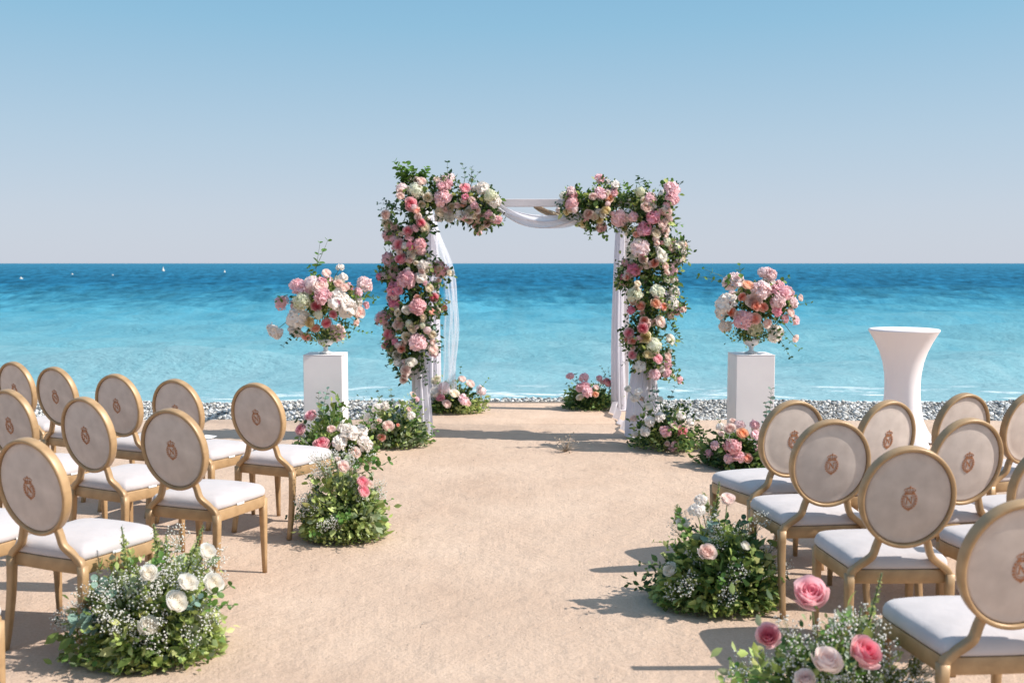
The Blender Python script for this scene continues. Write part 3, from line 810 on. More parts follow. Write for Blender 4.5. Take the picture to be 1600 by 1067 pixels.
def put_bloom(parent, origin, kind, pos, direction, rad, near=False):
    nm = KINDS[kind][0]; d = Vector(direction).normalized()
    q = d.to_track_quat('Z', 'Y') @ Quaternion((0, 0, 1), random.uniform(0, 6.28))
    sc = (rad*random.uniform(.97, 1.06),)*2 + (rad*random.uniform(.85, 1.1),)
    if near and kind in NEARB:
        core, pets = random.choice(NEARB[kind])
        o = link(nm, core, parent, Vector(pos)-origin, q, sc)
        for p in pets: link('petal', p, o)
        link('calyx', CALYX, o)
    else:
        o = link(nm, random.choice(BM[kind]), parent, Vector(pos)-origin, q, sc)
    return o

# ------------------------------------------------------------------ foliage
LEAF = mat('leaf', (.1, .2, .05), .5, .4, attr='Col', transl=.4)
EUC = mat('eucalyptus_leaf', (.13, .22, .17), .6, .3, transl=.15, rand=.25, noise=(20, (.20, .29, .24), .8))
STEM = mat('green_stem', (.12, .15, .05), .7)
TWIG = mat('brown_stem', (.18, .12, .06), .7)
GYP = mat('gypsophila_white', (.82, .80, .74), .8, transl=.2)
lt = np.array([(0,0,0),(.22,.3,.05),(.26,.6,.03),(0,1,-.10),(-.26,.6,.03),(-.22,.3,.05),(0,.32,-.02),(0,.65,-.03)], float)
lf = np.array([(0,1,6),(1,2,7),(1,7,6),(2,3,7),(3,4,7),(4,5,6),(4,6,7),(5,0,6)])
def look(dirs, r=rng):
    """rotation matrices mapping +Y to dirs with random roll"""
    n = len(dirs); d = dirs/np.linalg.norm(dirs, axis=1)[:, None]
    a = r.normal(size=(n, 3)); a -= d*(a*d).sum(1)[:, None]; a /= np.linalg.norm(a, axis=1)[:, None]
    return np.stack([a, d, np.cross(a, d)], -1)
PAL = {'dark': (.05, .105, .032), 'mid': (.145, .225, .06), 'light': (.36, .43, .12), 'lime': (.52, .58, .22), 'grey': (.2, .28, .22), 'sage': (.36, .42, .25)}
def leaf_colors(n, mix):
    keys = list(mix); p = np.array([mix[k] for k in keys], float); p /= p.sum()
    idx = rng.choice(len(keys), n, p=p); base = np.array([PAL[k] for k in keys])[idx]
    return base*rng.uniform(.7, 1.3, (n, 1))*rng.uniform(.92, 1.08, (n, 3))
def leaf_mass(name, parent, origin, pts, dirs, sizes, cols, label=None):
    V, F = scatter(lt, lf, pts-np.array(origin), look(dirs), sizes)
    me = mesh(name, V, F, LEAF, True, np.repeat(cols, len(lt), 0))
    o = link(name, me, parent); o['kind'] = 'stuff'; return o
# single leaf shared meshes in a few colours
def one_leaf(c, wid=1.0):
    return mesh('leaf', lt*np.array([wid, 1, 1.3]), lf, LEAF, True, np.repeat(np.array([c]), len(lt), 0))
LEAVES = {k: [one_leaf(np.array(PAL[k])*f_, w_) for f_, w_ in ((1, 1), (1.25, 1.2), (.8, .85))] for k in PAL}

def euc_sprig(parent, origin, base, tip, n, size, near=False, kind='euc', bend=.12, leafcol=None):
    """stem with round leaves in pairs"""
    base, tip = Vector(base)-origin, Vector(tip)-origin
    ax = tip-base; L = ax.length; side = ax.orthogonal().normalized(); side.rotate(Quaternion(ax.normalized(), random.uniform(0, 6.28)))
    P = lambda t: base+ax*t+side*(bend*L*math.sin(math.pi*t))
    b = MB(); b.sweep([P(k/6) for k in range(7)], [.0030*(1-.6*k/6) for k in range(7)], 5)
    VV, FF = list(b.v), list(b.f); leaves = []
    for k in range(n):
        t = .22+.78*(k/(max(1, n-1))); p = P(t); s_ = size*(1-.45*t)*random.uniform(.8, 1.15)
        for sg in (0, math.pi):
            d = (ax.normalized()*.45+(Quaternion(ax.normalized(), k*1.57+sg+random.uniform(-.3, .3)) @ side)*1.0).normalized()
            leaves.append((p, d, s_))
    leafn = 'leaf'
    if near:
        st = link('eucalyptus_sprig', mesh('stem', VV, FF, STEM), parent)
        for p, d, s_ in leaves:
            q = d.to_track_quat('Y', 'Z') @ Quaternion((0, 1, 0), random.uniform(-.9, .9))
            link('leaf', ROUND, st, p, q, s_)
        return st
    me = bpy.data.meshes.new('sprig')
    base_n = len(VV); cnt = len(FF)
    for p, d, s_ in leaves:
        q = d.to_track_quat('Y', 'Z') @ Quaternion((0, 1, 0), random.uniform(-.9, .9)); k = len(VV)
        for v in RT: VV.append(tuple(p+q @ (Vector(v)*s_)))
        FF += [tuple(i+k for i in f_) for f_ in RF]
    me.from_pydata([tuple(v) for v in VV], [], FF); me.materials.append(STEM); me.materials.append(EUC if leafcol is None else leafcol)
    for i, p in enumerate(me.polygons): p.use_smooth = True; p.material_index = 0 if i < cnt else 1
    return link('eucalyptus_sprig' if leafcol is None else 'leafy_sprig', me, parent)
RT = [(0, 0, 0)]+[(.46*math.sin(a)*(1.0), .52-.5*math.cos(a), .08*abs(math.sin(a))) for a in np.linspace(.5, 5.78, 9)]+[(0, .5, -.02)]
RF = [(0, 1, 10), (9, 0, 10)]+[(i, i+1, 10) for i in range(1, 9)]
ROUND = mesh('round_leaf', RT, RF, EUC)
GREENL = mat('fresh_green_leaf', (.13, .25, .045), .5, .4, transl=.3, rand=.2, noise=(25, (.09, .19, .035), .8))
LIMEL = mat('lime_leaf', (.34, .42, .12), .5, .3, transl=.35, rand=.2)
DARKL = mat('dark_green_leaf', (.035, .085, .03), .45, .5, transl=.2, rand=.2)

def spike(parent, origin, base, tip, w=.03):
    """veronica spike: stem crowded with tiny leaves, narrowing to the tip"""
    base, tip = Vector(base), Vector(tip); ax = tip-base; n = 130
    t = rng.uniform(.15, 1, n); pts = np.array(base)[None]+np.array(ax)[None]*t[:, None]+rng.normal(size=(n, 3))*(.004+.004*(1-t))[:, None]
    dirs = rng.normal(size=(n, 3)); dirs += np.array(ax.normalized())*.9
    cols = leaf_colors(n, {'lime': 2, 'sage': 2, 'light': 2})
    V, F = scatter(lt, lf, pts-np.array(origin), look(dirs), w*(1.15-t))
    b = MB(); b.sweep([base-origin, tip-origin], .003, 5)
    k = len(V); me_v = np.concatenate([V, np.array(b.v)]); 
    quads = [tuple(int(i)+k for i in f_) for f_ in b.f]
    C = np.concatenate([np.repeat(cols, len(lt), 0), np.tile([[.1, .14, .05]], (len(b.v), 1))])
    me = mesh('flower_spike', [tuple(v) for v in me_v], [tuple(int(i) for i in f_) for f_ in F]+quads, LEAF, True, C)
    return link('flower_spike', me, parent)
OCT = (np.array([(1,0,0),(-1,0,0),(0,1,0),(0,-1,0),(0,0,1),(0,0,-1)], float), np.array([(0,2,4),(2,1,4),(1,3,4),(3,0,4),(2,0,5),(1,2,5),(3,1,5),(0,3,5)]))
def gyp(parent, origin, centres, n_each, rad, size=.0042):
    """baby's breath: sprays of tiny white heads on hair-thin stems"""
    P = []; St = MB()
    for c, root in centres:
        c = Vector(c); root = Vector(root)
        q = rng.normal(size=(n_each, 3)); q /= np.linalg.norm(q, axis=1)[:, None]; q *= (rng.uniform(.25, 1, n_each)**.5*rad)[:, None]
        pts = np.array(c)[None]+q; P.append(pts)
        m_ = c*.75+root*.25
        St.sweep([root-origin, m_-origin], .0013, 3, caps=False)
        for p in pts[::3]: St.sweep([m_-origin, Vector(p)-origin], .0006, 3, caps=False)
    P = np.concatenate(P); n = len(P)
    P = P[P[:, 2] > .01]; n = len(P)
    V, F = scatter(OCT[0], OCT[1], P-np.array(origin), randrot(n), rng.uniform(.6, 1.25, n)*size)
    o = link('babys_breath', mesh('babys_breath', V, F, GYP), parent); o['kind'] = 'stuff'
    o = link('fine_stems', St.mesh('fine_stems', STEM), parent); o['kind'] = 'stuff'

def px_list(ox, oy, s_, items):
    """readings taken from enlarged crops -> photo pixels"""
    return [(ox+x/s_, oy+y/s_, d/s_, k) for x, y, d, k in items]

# ------------------------------------------------------------------ ground bunches
def bunch(name, label, cx_px, base_px, half_px, top_px, blooms, mix, nleaf, lsize, depth=.8, near=False, euc=(), leaves_px=(), spikes=(), gyps=0, gyprad=.06, group='flower bunches on the sand', big=0, lobes=None, lay=None):
    front = at_z(cx_px, base_px, 0); rx = half_px/FPX*(front.y+.1); ry = rx*depth
    cy = front.y+ry*.85; c = at_y(cx_px, base_px, cy); cx = c.x
    h = at_y(cx_px, top_px, cy).z; org = Vector((cx, cy, 0))
    t = empty(name, org); tag(t, label, 'flower arrangement', group)
    hz = h*(.92 if gyps else 1)
    def ydepth(x, z):
        s_ = min(1, ((x-cx)/rx)**2+(max(0, z-.1*h)/h)**2); return cy-ry*math.sqrt(max(.02, 1-s_))
    for px, py, dpx, k in blooms:
        p = at_y(px, py, cy); y = ydepth(p.x, p.z)+random.uniform(-.02, .03); p = at_y(px, py, y)
        if p.z < .03: p.z = .03
        d = Vector(((p.x-cx)/rx*.8, -.75+random.uniform(-.35, .2), .35+.5*p.z/h))+Vector((random.uniform(-.05, .55), 0, random.uniform(.05, .5)))
        rr = dpx/2/FPX*y*(1.08 if near else 1.14); y -= rr*(.95 if near else .5); p = at_y(px, py, y); p.z = max(p.z, .03)
        put_bloom(t, org, k, p, d, rr, near)
        if near or random.random() < .25 or ((p.x-cx)/rx)**2+(p.z/h)**2 > .8:
            b = MB(); root = Vector((cx+(p.x-cx)*.3, cy+(p.y-cy)*.3, max(.02, p.z*.3))); b.sweep([root-org, (root*.4+p*.6)-org+Vector((0, 0, .02)), p-org-d.normalized()*.02], .0028, 5)
            link('stem', b.mesh('stem', STEM), t)
    # leaf mass: uneven dome built of clumps
    ncl = max(14, nleaf//60); cl = []
    lob = rng.uniform(0, 6.28, 3)
    for _ in range(ncl):
        a = rng.uniform(0, 2*math.pi); e = math.asin(rng.uniform(0, .98)**1.15); r = rng.uniform(.40, 1.04)
        r *= 1+.14*math.sin(3*a+lob[0])+.10*math.sin(5*a+lob[1]+3*e)
        ce = math.cos(e)**1.25; cl.append((cx+rx*r*math.cos(a)*ce, cy+ry*r*math.sin(a)*ce, .02+hz*.72*r*math.sin(e)))
    cl = np.array(cl); clmix = rng.choice(len(mix), ncl)
    per = nleaf//ncl; keys = list(mix)
    P, D, Sz, Cc = [], [], [], []
    ctr = np.array([cx, cy, h*.2])
    for j in range(ncl):
        pts = cl[j]+rng.normal(size=(per, 3))*np.array([rx, ry, hz*.8])*rng.uniform(.10, .20)
        m2 = dict(mix); kk = keys[clmix[j]]; m2[kk] = m2[kk]+3.0*sum(mix.values())
        fade = 1.0
        szk = rng.uniform(.6, 1.9); P.append(pts); D.append((pts-ctr)/np.linalg.norm(pts-ctr, axis=1)[:, None]+rng.normal(size=(per, 3))*.7)
        Sz.append(rng.uniform(.6, 1.25, per)*lsize*szk); Cc.append(leaf_colors(per, m2))
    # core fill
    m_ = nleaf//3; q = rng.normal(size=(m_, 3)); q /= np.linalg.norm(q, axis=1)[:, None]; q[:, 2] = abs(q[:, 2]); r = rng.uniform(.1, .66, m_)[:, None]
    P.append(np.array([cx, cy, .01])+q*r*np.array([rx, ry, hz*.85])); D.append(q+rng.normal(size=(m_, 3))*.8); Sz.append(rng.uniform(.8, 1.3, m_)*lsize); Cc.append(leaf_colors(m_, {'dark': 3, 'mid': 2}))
    # trailing rim on the ground
    m_ = nleaf//8; a = rng.uniform(0, 6.28, m_); r = rng.uniform(.8, 1.12, m_)
    P.append(np.stack([cx+rx*r*np.cos(a), cy+ry*r*np.sin(a), rng.uniform(.004, .05, m_)], -1)); D.append(np.stack([np.cos(a), np.sin(a), rng.uniform(-.1, .8, m_)], -1)+rng.normal(size=(m_, 3))*.4); Sz.append(rng.uniform(.6, 1.1, m_)*lsize); Cc.append(leaf_colors(m_, mix))
    P, D, Sz, Cc = map(np.concatenate, (P, D, Sz, Cc))
    ok = P[:, 2] > .008; P, D, Sz, Cc = P[ok], D[ok], Sz[ok], Cc[ok]
    low = P[:, 2] < .05; D[low, 2] = abs(D[low, 2])
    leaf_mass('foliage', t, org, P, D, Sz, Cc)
    # individually placed larger leaves on the surface
    for _ in range(big):
        a = random.uniform(math.pi, 2*math.pi) if random.random() < .8 else random.uniform(0, math.pi); e = math.asin(random.uniform(.02, .97)); r = random.uniform(.85, 1.05)
        p = Vector((cx+rx*r*math.cos(a)*math.cos(e), cy+ry*r*math.sin(a)*math.cos(e), .02+hz*.76*r*math.sin(e)))
        d = (p-Vector(ctr)).normalized()+Vector((random.gauss(0, .5), random.gauss(0, .5), random.gauss(0, .4)))
        if p.z < .06: d.z = abs(d.z)
        k = random.choices(keys, [mix[q_] for q_ in keys])[0]
        qd = d.normalized().to_track_quat('Y', 'Z') @ Quaternion((0, 1, 0), random.uniform(-1, 1))
        link('leaf', random.choice(LEAVES[k]), t, p-org, qd, lsize*random.uniform(1.2, 2.0))
    for e in euc:       # (px0,py0,px1,py1,n,size,kind)
        x0, y0, x1, y1, n_, sz, kd = e
        p0 = at_y(x0, y0, cy-ry*.35); p1 = at_y(x1, y1, cy-ry*(.85 if near else .5)+random.uniform(-.05, .05))
        p0.z = max(p0.z, .02); p1.z = max(p1.z, .03)
        euc_sprig(t, org, p0, p1, n_, sz, near and kd == 'e', bend=random.uniform(-.15, .15), leafcol={'e': None, 'g': GREENL, 'd': DARKL}[kd])
    for x0, y0, x1, y1 in spikes:
        spike(t, org, at_y(x0, y0, cy-ry*.1), at_y(x1, y1, cy-ry*.15))
    for _ in range(18 if gyps else 5):     # loose sprigs breaking the outline
        a = random.uniform(0, 6.28) if random.random() < .3 else random.uniform(math.pi, 6.28); e = math.asin(random.uniform(.0, .97)); L_ = random.uniform(.10, .22)
        d = Vector((math.cos(a)*math.cos(e), math.sin(a)*math.cos(e), math.sin(e)+.15)).normalized()
        p0 = Vector((cx+rx*.7*math.cos(a)*math.cos(e), cy+ry*.7*math.sin(a)*math.cos(e), .03+hz*.62*math.sin(e))); p1 = p0+d*L_+Vector((random.gauss(0, .04), random.gauss(0, .04), random.gauss(0, .03))); p1.z = max(p1.z, .03)
        euc_sprig(t, org, p0, p1, random.randint(5, 8), random.uniform(.028, .045), False, bend=random.uniform(-.25, .25), leafcol=random.choice([GREENL, GREENL, LIMEL, LIMEL, DARKL]))
    if gyps:
        cs = []
        for _ in range(gyps):
            a = random.uniform(math.pi*.9, 2.1*math.pi); e = math.asin(random.uniform(.05, .98)); r = random.uniform(.82, 1.2)
            p = Vector((cx+rx*r*math.cos(a)*math.cos(e), cy+ry*r*math.sin(a)*math.cos(e), .03+hz*.92*r*math.sin(e)))
            for _k in range(random.choice((1, 2, 3, 3))):
                p2 = p+Vector((random.gauss(0, .05), random.gauss(0, .04), abs(random.gauss(0, .06))))
                cs.append((p2, Vector((cx+(p.x-cx)*.5, cy+(p.y-cy)*.5, p.z*.5))))
        gyp(t, org, cs, 55, gyprad)
    return t, org, (cx, cy, rx, ry, h)

# arch feet
bl = px_list(560, 440, 3.811, [(110,750,60,'w'),(155,740,55,'w'),(120,832,40,'B'),(178,862,75,'B'),(138,928,50,'C'),(315,795,50,'w'),(325,675,46,'B'),(235,855,25,'C'),(60,810,60,'w'),(300,760,34,'B'),(90,860,34,'w'),(350,700,30,'P')])
bunch('flower_bunch', 'bunch with grey-green eucalyptus, pale roses and one orange rose at the front left arch foot', 617, 702, 56, 612, bl,
      {'dark': 2, 'mid': 3, 'light': 2, 'sage': 2, 'lime': 1}, 2600, .036, euc=[(615,680,590,612,7,.055,'e'),(620,675,610,610,6,.055,'e'),(640,670,650,608,7,.05,'e'),(630,680,600,640,7,.07,'e'),(640,690,612,650,7,.07,'e'),(640,690,660,625,6,.05,'g'),(600,690,567,668,5,.04,'g')], group='rose bunches at the arch feet', big=50)
bl = px_list(560, 440, 3.811, [(465,590,70,'W'),(510,635,70,'L'),(455,655,70,'w'),(572,668,65,'W'),(487,690,50,'D'),(525,730,55,'B'),(617,582,50,'B'),(665,610,58,'B'),(730,650,60,'L'),(630,700,65,'P'),(650,725,45,'B'),(440,700,40,'w')])
bunch('flower_bunch', 'small rose bunch behind the left arch posts, at the seaward edge', 710, 648, 44, 590, bl,
      {'dark': 2, 'mid': 3, 'light': 3, 'lime': 1}, 2200, .036, euc=[(712,630,719,574,6,.045,'g'),(740,625,764,592,5,.04,'g'),(750,630,766,620,5,.04,'e'),(690,620,680,580,6,.04,'g')], group='rose bunches at the arch feet', big=40)
bl = px_list(850, 440, 3.811, [(155,562,48,'P'),(240,570,55,'P'),(330,575,40,'P'),(375,603,60,'R'),(310,630,38,'B'),(240,620,70,'P'),(258,655,65,'P'),(305,672,42,'A'),(215,630,50,'P'),(215,690,45,'W'),(345,600,36,'B')])
bunch('flower_bunch', 'low pink rose bunch inside the right arch post, at the seaward edge', 928, 643, 44, 598, bl,
      {'dark': 3, 'mid': 3, 'light': 1}, 2400, .036, euc=[(945,610,938,572,7,.045,'e'),(955,620,968,578,7,.05,'e'),(950,625,950,575,7,.045,'e'),(960,625,978,590,6,.05,'d'),(900,620,885,600,5,.04,'d'),(905,610,900,585,5,.04,'d')], group='rose bunches at the arch feet', big=40)
bl = px_list(850, 440, 3.811, [(500,640,44,'v'),(560,655,50,'w'),(640,690,40,'w'),(585,700,34,'B'),(690,700,38,'v'),(540,690,55,'w'),(620,745,60,'v'),(537,815,55,'B'),(690,805,60,'w'),(630,830,60,'w'),(603,888,60,'w'),(725,888,68,'P'),(822,893,75,'R'),(770,855,55,'B'),(815,795,60,'w'),(870,830,55,'w'),(733,965,35,'B'),(783,970,50,'P'),(760,990,45,'P'),(540,905,36,'w')])
bunch('flower_bunch', 'wide bunch of white and pink blooms at the front right arch foot', 1044, 706, 57, 618, bl,
      {'dark': 3, 'mid': 2, 'light': 2, 'lime': 2}, 2800, .036, euc=[(1040,670,1055,605,7,.055,'e'),(1035,660,1022,605,6,.05,'e'),(1030,670,1015,620,6,.05,'g'),(1070,680,1095,668,5,.04,'g'),(1070,690,1100,685,5,.04,'g')], group='rose bunches at the arch feet', big=50)
# pedestal feet
bl = px_list(420, 600, 4.104, [(272,205,90,'R'),(210,293,80,'R'),(340,390,112,'R'),(455,370,100,'w'),(520,310,110,'w'),(600,300,85,'w'),(615,380,105,'w'),(400,290,60,'B'),(550,440,80,'B'),(470,280,60,'w')])
bunch('flower_bunch', 'bunch of white peonies and three pink roses before the left pedestal', 520, 728, 58, 645, bl,
      {'dark': 2, 'mid': 3, 'light': 3, 'lime': 2}, 2800, .04, euc=[(505,660,512,608,6,.06,'e'),(500,670,498,615,6,.055,'e'),(515,670,540,636,6,.055,'g'),(490,670,458,655,5,.045,'d'),(530,665,528,625,5,.045,'g'),(560,680,588,640,6,.05,'g')], group='flower bunches before the pedestals', big=60)
bl = px_list(1100, 590, 4.446, [(115,340,60,'w'),(180,355,80,'B'),(250,325,70,'L'),(265,390,85,'A'),(355,320,70,'P'),(355,360,60,'B'),(365,400,80,'P'),(75,467,60,'P'),(30,525,60,'P'),(200,480,115,'H'),(175,560,70,'H'),(240,545,80,'P'),(300,560,75,'C'),(375,495,60,'P'),(200,305,50,'B'),(120,390,45,'B')])
bunch('flower_bunch', 'dense pink peony bunch before the right pedestal, half behind a chair', 1158, 735, 52, 668, bl,
      {'dark': 4, 'mid': 2}, 2400, .042, euc=[(1198,665,1205,608,7,.055,'e'),(1190,670,1196,630,5,.045,'e'),(1130,700,1112,690,4,.04,'d'),(1130,710,1100,715,4,.045,'d')], group='flower bunches before the pedestals', big=50)
# aisle arrangements
bl = px_list(420, 600, 4.104, [(478,530,84,'B'),(598,630,84,'R'),(606,690,84,'R'),(640,640,60,'B'),(440,480,40,'B')])
bunch('aisle_arrangement', 'bright green aisle bush with a few pink roses, beside the left sea-row chair', 538, 850, 61, 712, bl,
      {'lime': 7, 'light': 2, 'sage': 4, 'mid': 1}, 5600, .034, euc=[(560,740,616,716,6,.05,'g'),(545,730,590,720,6,.05,'g'),(510,800,492,775,4,.06,'e'),(560,800,612,780,5,.035,'g'),(500,830,466,812,4,.03,'d'),(545,820,550,812,3,.07,'e')], gyps=16, gyprad=.045, group='aisle arrangements', big=160)
bl = px_list(980, 740, 4.447, [(515,178,84,'w'),(485,250,112,'w'),(700,180,116,'B'),(385,350,104,'v'),(555,545,132,'B'),(300,665,110,'v'),(820,500,80,'v')])
for i_ in (3, 5, 6): bl[i_] = (*bl[i_][:3], 'v')
bunch('aisle_arrangement', 'leafy aisle bush with white roses standing before the second right row', 1118, 962, 90, 800, bl,
      {'dark': 1, 'mid': 4, 'light': 4, 'lime': 3}, 5200, .042, near=True, euc=[(1090,850,1112,818,5,.06,'e'),(1080,840,1060,800,5,.045,'g'),(1060,880,1000,880,7,.03,'d'),(1060,890,1008,896,7,.03,'d'),(1150,840,1162,812,4,.05,'d'),(1180,900,1222,905,5,.04,'g'),(1120,930,1130,962,4,.045,'g'),(1150,920,1165,950,4,.04,'g')],
      spikes=[(1115,830,1124,752),(1105,800,1100,770),(1060,820,1058,788)], gyps=13, gyprad=.05, group='aisle arrangements', big=220)
bl = px_list(0, 780, 3.7175, [(1200,305,112,'v'),(865,430,118,'B'),(1090,485,122,'v'),(1235,490,132,'v'),(1020,595,142,'v'),(860,735,132,'v')]); bl[1] = (*bl[1][:3], 'v')
bunch('aisle_arrangement', 'largest left arrangement of white roses and baby\'s breath, beside the large left chair', 238, 1048, 102, 850, bl,
      {'light': 5, 'lime': 6, 'mid': 2, 'sage': 4}, 7000, .038, near=True, euc=[(180,980,118,975,8,.085,'e'),(175,985,130,962,7,.08,'e'),(180,920,150,908,5,.06,'e'),(300,940,360,915,6,.045,'g'),(310,950,365,945,5,.04,'g'),(280,960,310,935,5,.05,'e'),(230,900,250,870,5,.05,'g')],
      spikes=[(200,900,190,822),(250,880,240,818),(255,900,260,835),(290,900,318,820)], gyps=26, gyprad=.055, group='aisle arrangements', big=240)
bl = px_list(1120, 860, 3.333, [(490,225,195,'R'),(268,445,140,'R'),(765,535,195,'R'),(570,575,170,'B'),(460,665,110,'B')])
t_, o_, pr = bunch('aisle_arrangement', 'nearest right arrangement of large pink roses, cut by the lower picture edge', 1288, 1215, 150, 962, bl,
      {'light': 4, 'sage': 4, 'mid': 2, 'dark': 1, 'lime': 3}, 6500, .034, near=True, euc=[(1300,1010,1325,960,6,.035,'g'),(1310,1010,1290,975,6,.04,'g'),(1200,1060,1145,1056,5,.035,'g')],
      spikes=[(1345,1020,1378,895),(1330,1040,1345,950),(1415,1067,1450,1000)], gyps=34, gyprad=.055, group='aisle arrangements', big=160)

# small dried tuft on the sand inside the arch
q = at_z(883, 706, 0); t = empty('dried_sprig', q); tag(t, 'small pale dried sprig standing alone on the sand before the arch', 'dried sprig')
DRY = mat('dried_straw', (.42, .34, .26), .8, transl=.2)
b = MB()
for k in range(46):
    a = random.uniform(0, 6.28); e = random.uniform(.3, 1.35); L = random.uniform(.07, .17)
    d = Vector((math.cos(a)*math.cos(e), math.sin(a)*math.cos(e)*.7, math.sin(e))); b.sweep([(0, 0, 0), d*L*.6, d*L+Vector((0, 0, -.01))], [.0022, .0016, .001], 3)
link('stems', b.mesh('stems', DRY), t)
P = rng.normal(size=(70, 3))*np.array([.07, .05, .035])+np.array([0, 0, .095]); P[:, 2] = np.clip(P[:, 2], .02, .18)
V, F = scatter(lt, lf, P, randrot(70), rng.uniform(.015, .03, 70)); link('dried_petals', mesh('dried_petals', V, F, DRY), t)['kind'] = 'stuff'

# ------------------------------------------------------------------ flower urns on the pedestals
def urn(cx, cy, cpx, cpy, hw, hh, blooms, label, mix, sprigs):
    org = Vector((cx, cy, .902)); t = empty('flower_urn', org); tag(t, label, 'flower urn', 'urn arrangements on the pedestals')
    b = MB(); b.lathe([(k_*.8, z_*.7) for k_, z_ in [(.075, 0), (.078, .008), (.06, .018), (.032, .03), (.022, .05), (.03, .06), (.024, .072), (.035, .09), (.075, .115), (.092, .15), (.098, .19), (.088, .19), (.07, .15), (.02, .12)]], 40)
    link('urn', b.mesh('urn', URNM), t)
    C = at_y(cpx, cpy, cy); rx = hw/FPX*cy; rz = hh/FPX*cy; ry = rx*.75
    for px, py, dpx, k in blooms:
        p = at_y(px, py, cy); s_ = min(1, ((p.x-C.x)/rx)**2+((p.z-C.z)/rz)**2)
        y = cy-ry*math.sqrt(max(0, 1-s_))*.9+random.uniform(-.03, .03); p = at_y(px, py, y)
        d = Vector(((p.x-C.x)/rx*.9, -.7, (p.z-C.z)/rz*.7+.15))+Vector((random.uniform(-.1, .55), 0, random.uniform(-.1, .5)))
        put_bloom(t, org, k, p, d, dpx/2/FPX*y*(1.0 if k in 'HLG' else 1.15))
        if s_ > .75:
            b = MB(); b.sweep([C-org+(p-C)*.3, C-org+(p-C)*.7+Vector((0, 0, .02)), p-org], .003, 5); link('stem', b.mesh('stem', STEM), t)
    # blooms round the back, so that the dome is whole
    for k in range(22):
        a = random.uniform(.1, math.pi-.1); e = random.uniform(-.5, 1.2)
        p = Vector((C.x+rx*.75*math.cos(a)*math.cos(e), cy+ry*.8*math.sin(a)*math.cos(e), C.z+rz*.7*math.sin(e)))
        put_bloom(t, org, random.choice('PBwLWR'), p, (p-C), random.uniform(.045, .07))
    n = 2000; q = rng.normal(size=(n, 3)); q /= np.linalg.norm(q, axis=1)[:, None]; r = rng.uniform(.2, .80, n)[:, None]
    P = np.array(C)+q*r*np.array([rx*.92, ry, rz*.85]); leaf_mass('foliage', t, org, P, q+rng.normal(size=(n, 3))*.8, rng.uniform(.6, 1.3, n)*.040, leaf_colors(n, mix))
    # neck of foliage down into the urn
    n = 520; P = np.array([cx, cy, 1.075])+rng.normal(size=(n, 3))*np.array([.09, .07, .035]); leaf_mass('collar_foliage', t, org, P, rng.normal(size=(n, 3))+np.array([0, 0, .4]), rng.uniform(.6, 1.2, n)*.036, leaf_colors(n, mix))
    for x0, y0, x1, y1, n_, sz, kd in sprigs:
        euc_sprig(t, org, at_y(x0, y0, cy-ry*.3), at_y(x1, y1, cy-ry*.45), n_, sz, bend=random.uniform(-.12, .12), leafcol={'e': None, 'g': GREENL, 'd': DARKL}[kd])
    return t
ub = px_list(400, 360, 3.336, [(440,192,42,'w'),(458,240,46,'w'),(367,225,50,'B'),(570,280,92,'L'),(540,320,40,'P'),(575,390,38,'P'),(215,290,80,'P'),(255,300,75,'P'),(290,275,80,'L'),(335,300,90,'B'),(345,338,84,'P'),(345,262,50,'P'),(430,280,52,'B'),(135,378,80,'H'),(240,370,100,'G'),(435,365,112,'w'),(480,400,100,'w'),(428,370,40,'D'),(313,397,58,'R'),(215,455,104,'w'),(190,480,60,'w'),(283,480,60,'Y'),(310,508,48,'C'),(365,480,56,'R'),(400,440,45,'R'),(325,440,50,'G'),(410,535,110,'L'),(263,550,55,'C'),(97,525,84,'w'),(205,525,72,'w'),(535,430,70,'B'),(520,480,40,'B'),(460,300,55,'B')])
urn(PLx, PLy, 508, 468, 70, 48, ub, 'urn spilling white peonies and pink roses on the left pedestal, with one tall sprig', {'dark': 2, 'mid': 3, 'light': 4, 'lime': 2},
    [(490,450,500,380,4,.07,'g'),(492,420,512,376,3,.07,'g'),(540,470,590,465,6,.05,'g'),(530,500,580,520,7,.04,'g'),(520,500,560,510,7,.04,'g'),(470,500,442,540,6,.045,'d'),(500,440,483,418,4,.05,'g'),(560,450,584,470,4,.05,'g'),(510,520,512,540,3,.05,'d'),(450,460,432,470,3,.05,'g'),(540,480,562,500,5,.05,'g'),(540,490,545,525,5,.04,'g')])
ub = px_list(1080, 390, 3.05, [(197,148,104,'L'),(372,115,80,'L'),(345,110,60,'L'),(268,172,62,'A'),(335,190,100,'L'),(430,200,90,'P'),(420,240,80,'L'),(400,255,50,'P'),(245,228,45,'C'),(298,245,78,'B'),(305,268,50,'C'),(342,275,48,'C'),(165,255,98,'w'),(145,300,60,'w'),(195,295,46,'C'),(250,335,88,'P'),(303,330,58,'C'),(412,293,48,'D'),(310,380,80,'G'),(405,400,84,'w'),(490,250,56,'L'),(472,300,46,'B'),(500,338,42,'P'),(495,422,42,'B'),(520,230,36,'B'),(360,350,50,'B'),(160,365,60,'w'),(225,310,40,'B'),(450,330,40,'P')])
urn(PRx, PRy, 1190, 472, 68, 46, ub, 'urn of pale pink peonies and orange roses on the right pedestal', {'dark': 4, 'mid': 3, 'light': 2, 'lime': 1},
    [(1150,450,1092,432,5,.055,'g'),(1150,440,1100,420,4,.05,'g'),(1160,440,1155,415,3,.06,'g'),(1200,500,1235,558,8,.05,'d'),(1210,490,1250,545,7,.045,'g'),(1230,480,1268,472,4,.045,'g'),(1150,490,1128,500,4,.05,'d'),(1220,440,1232,433,2,.05,'g'),(1210,500,1240,500,5,.05,'g'),(1165,500,1150,520,4,.05,'d')])

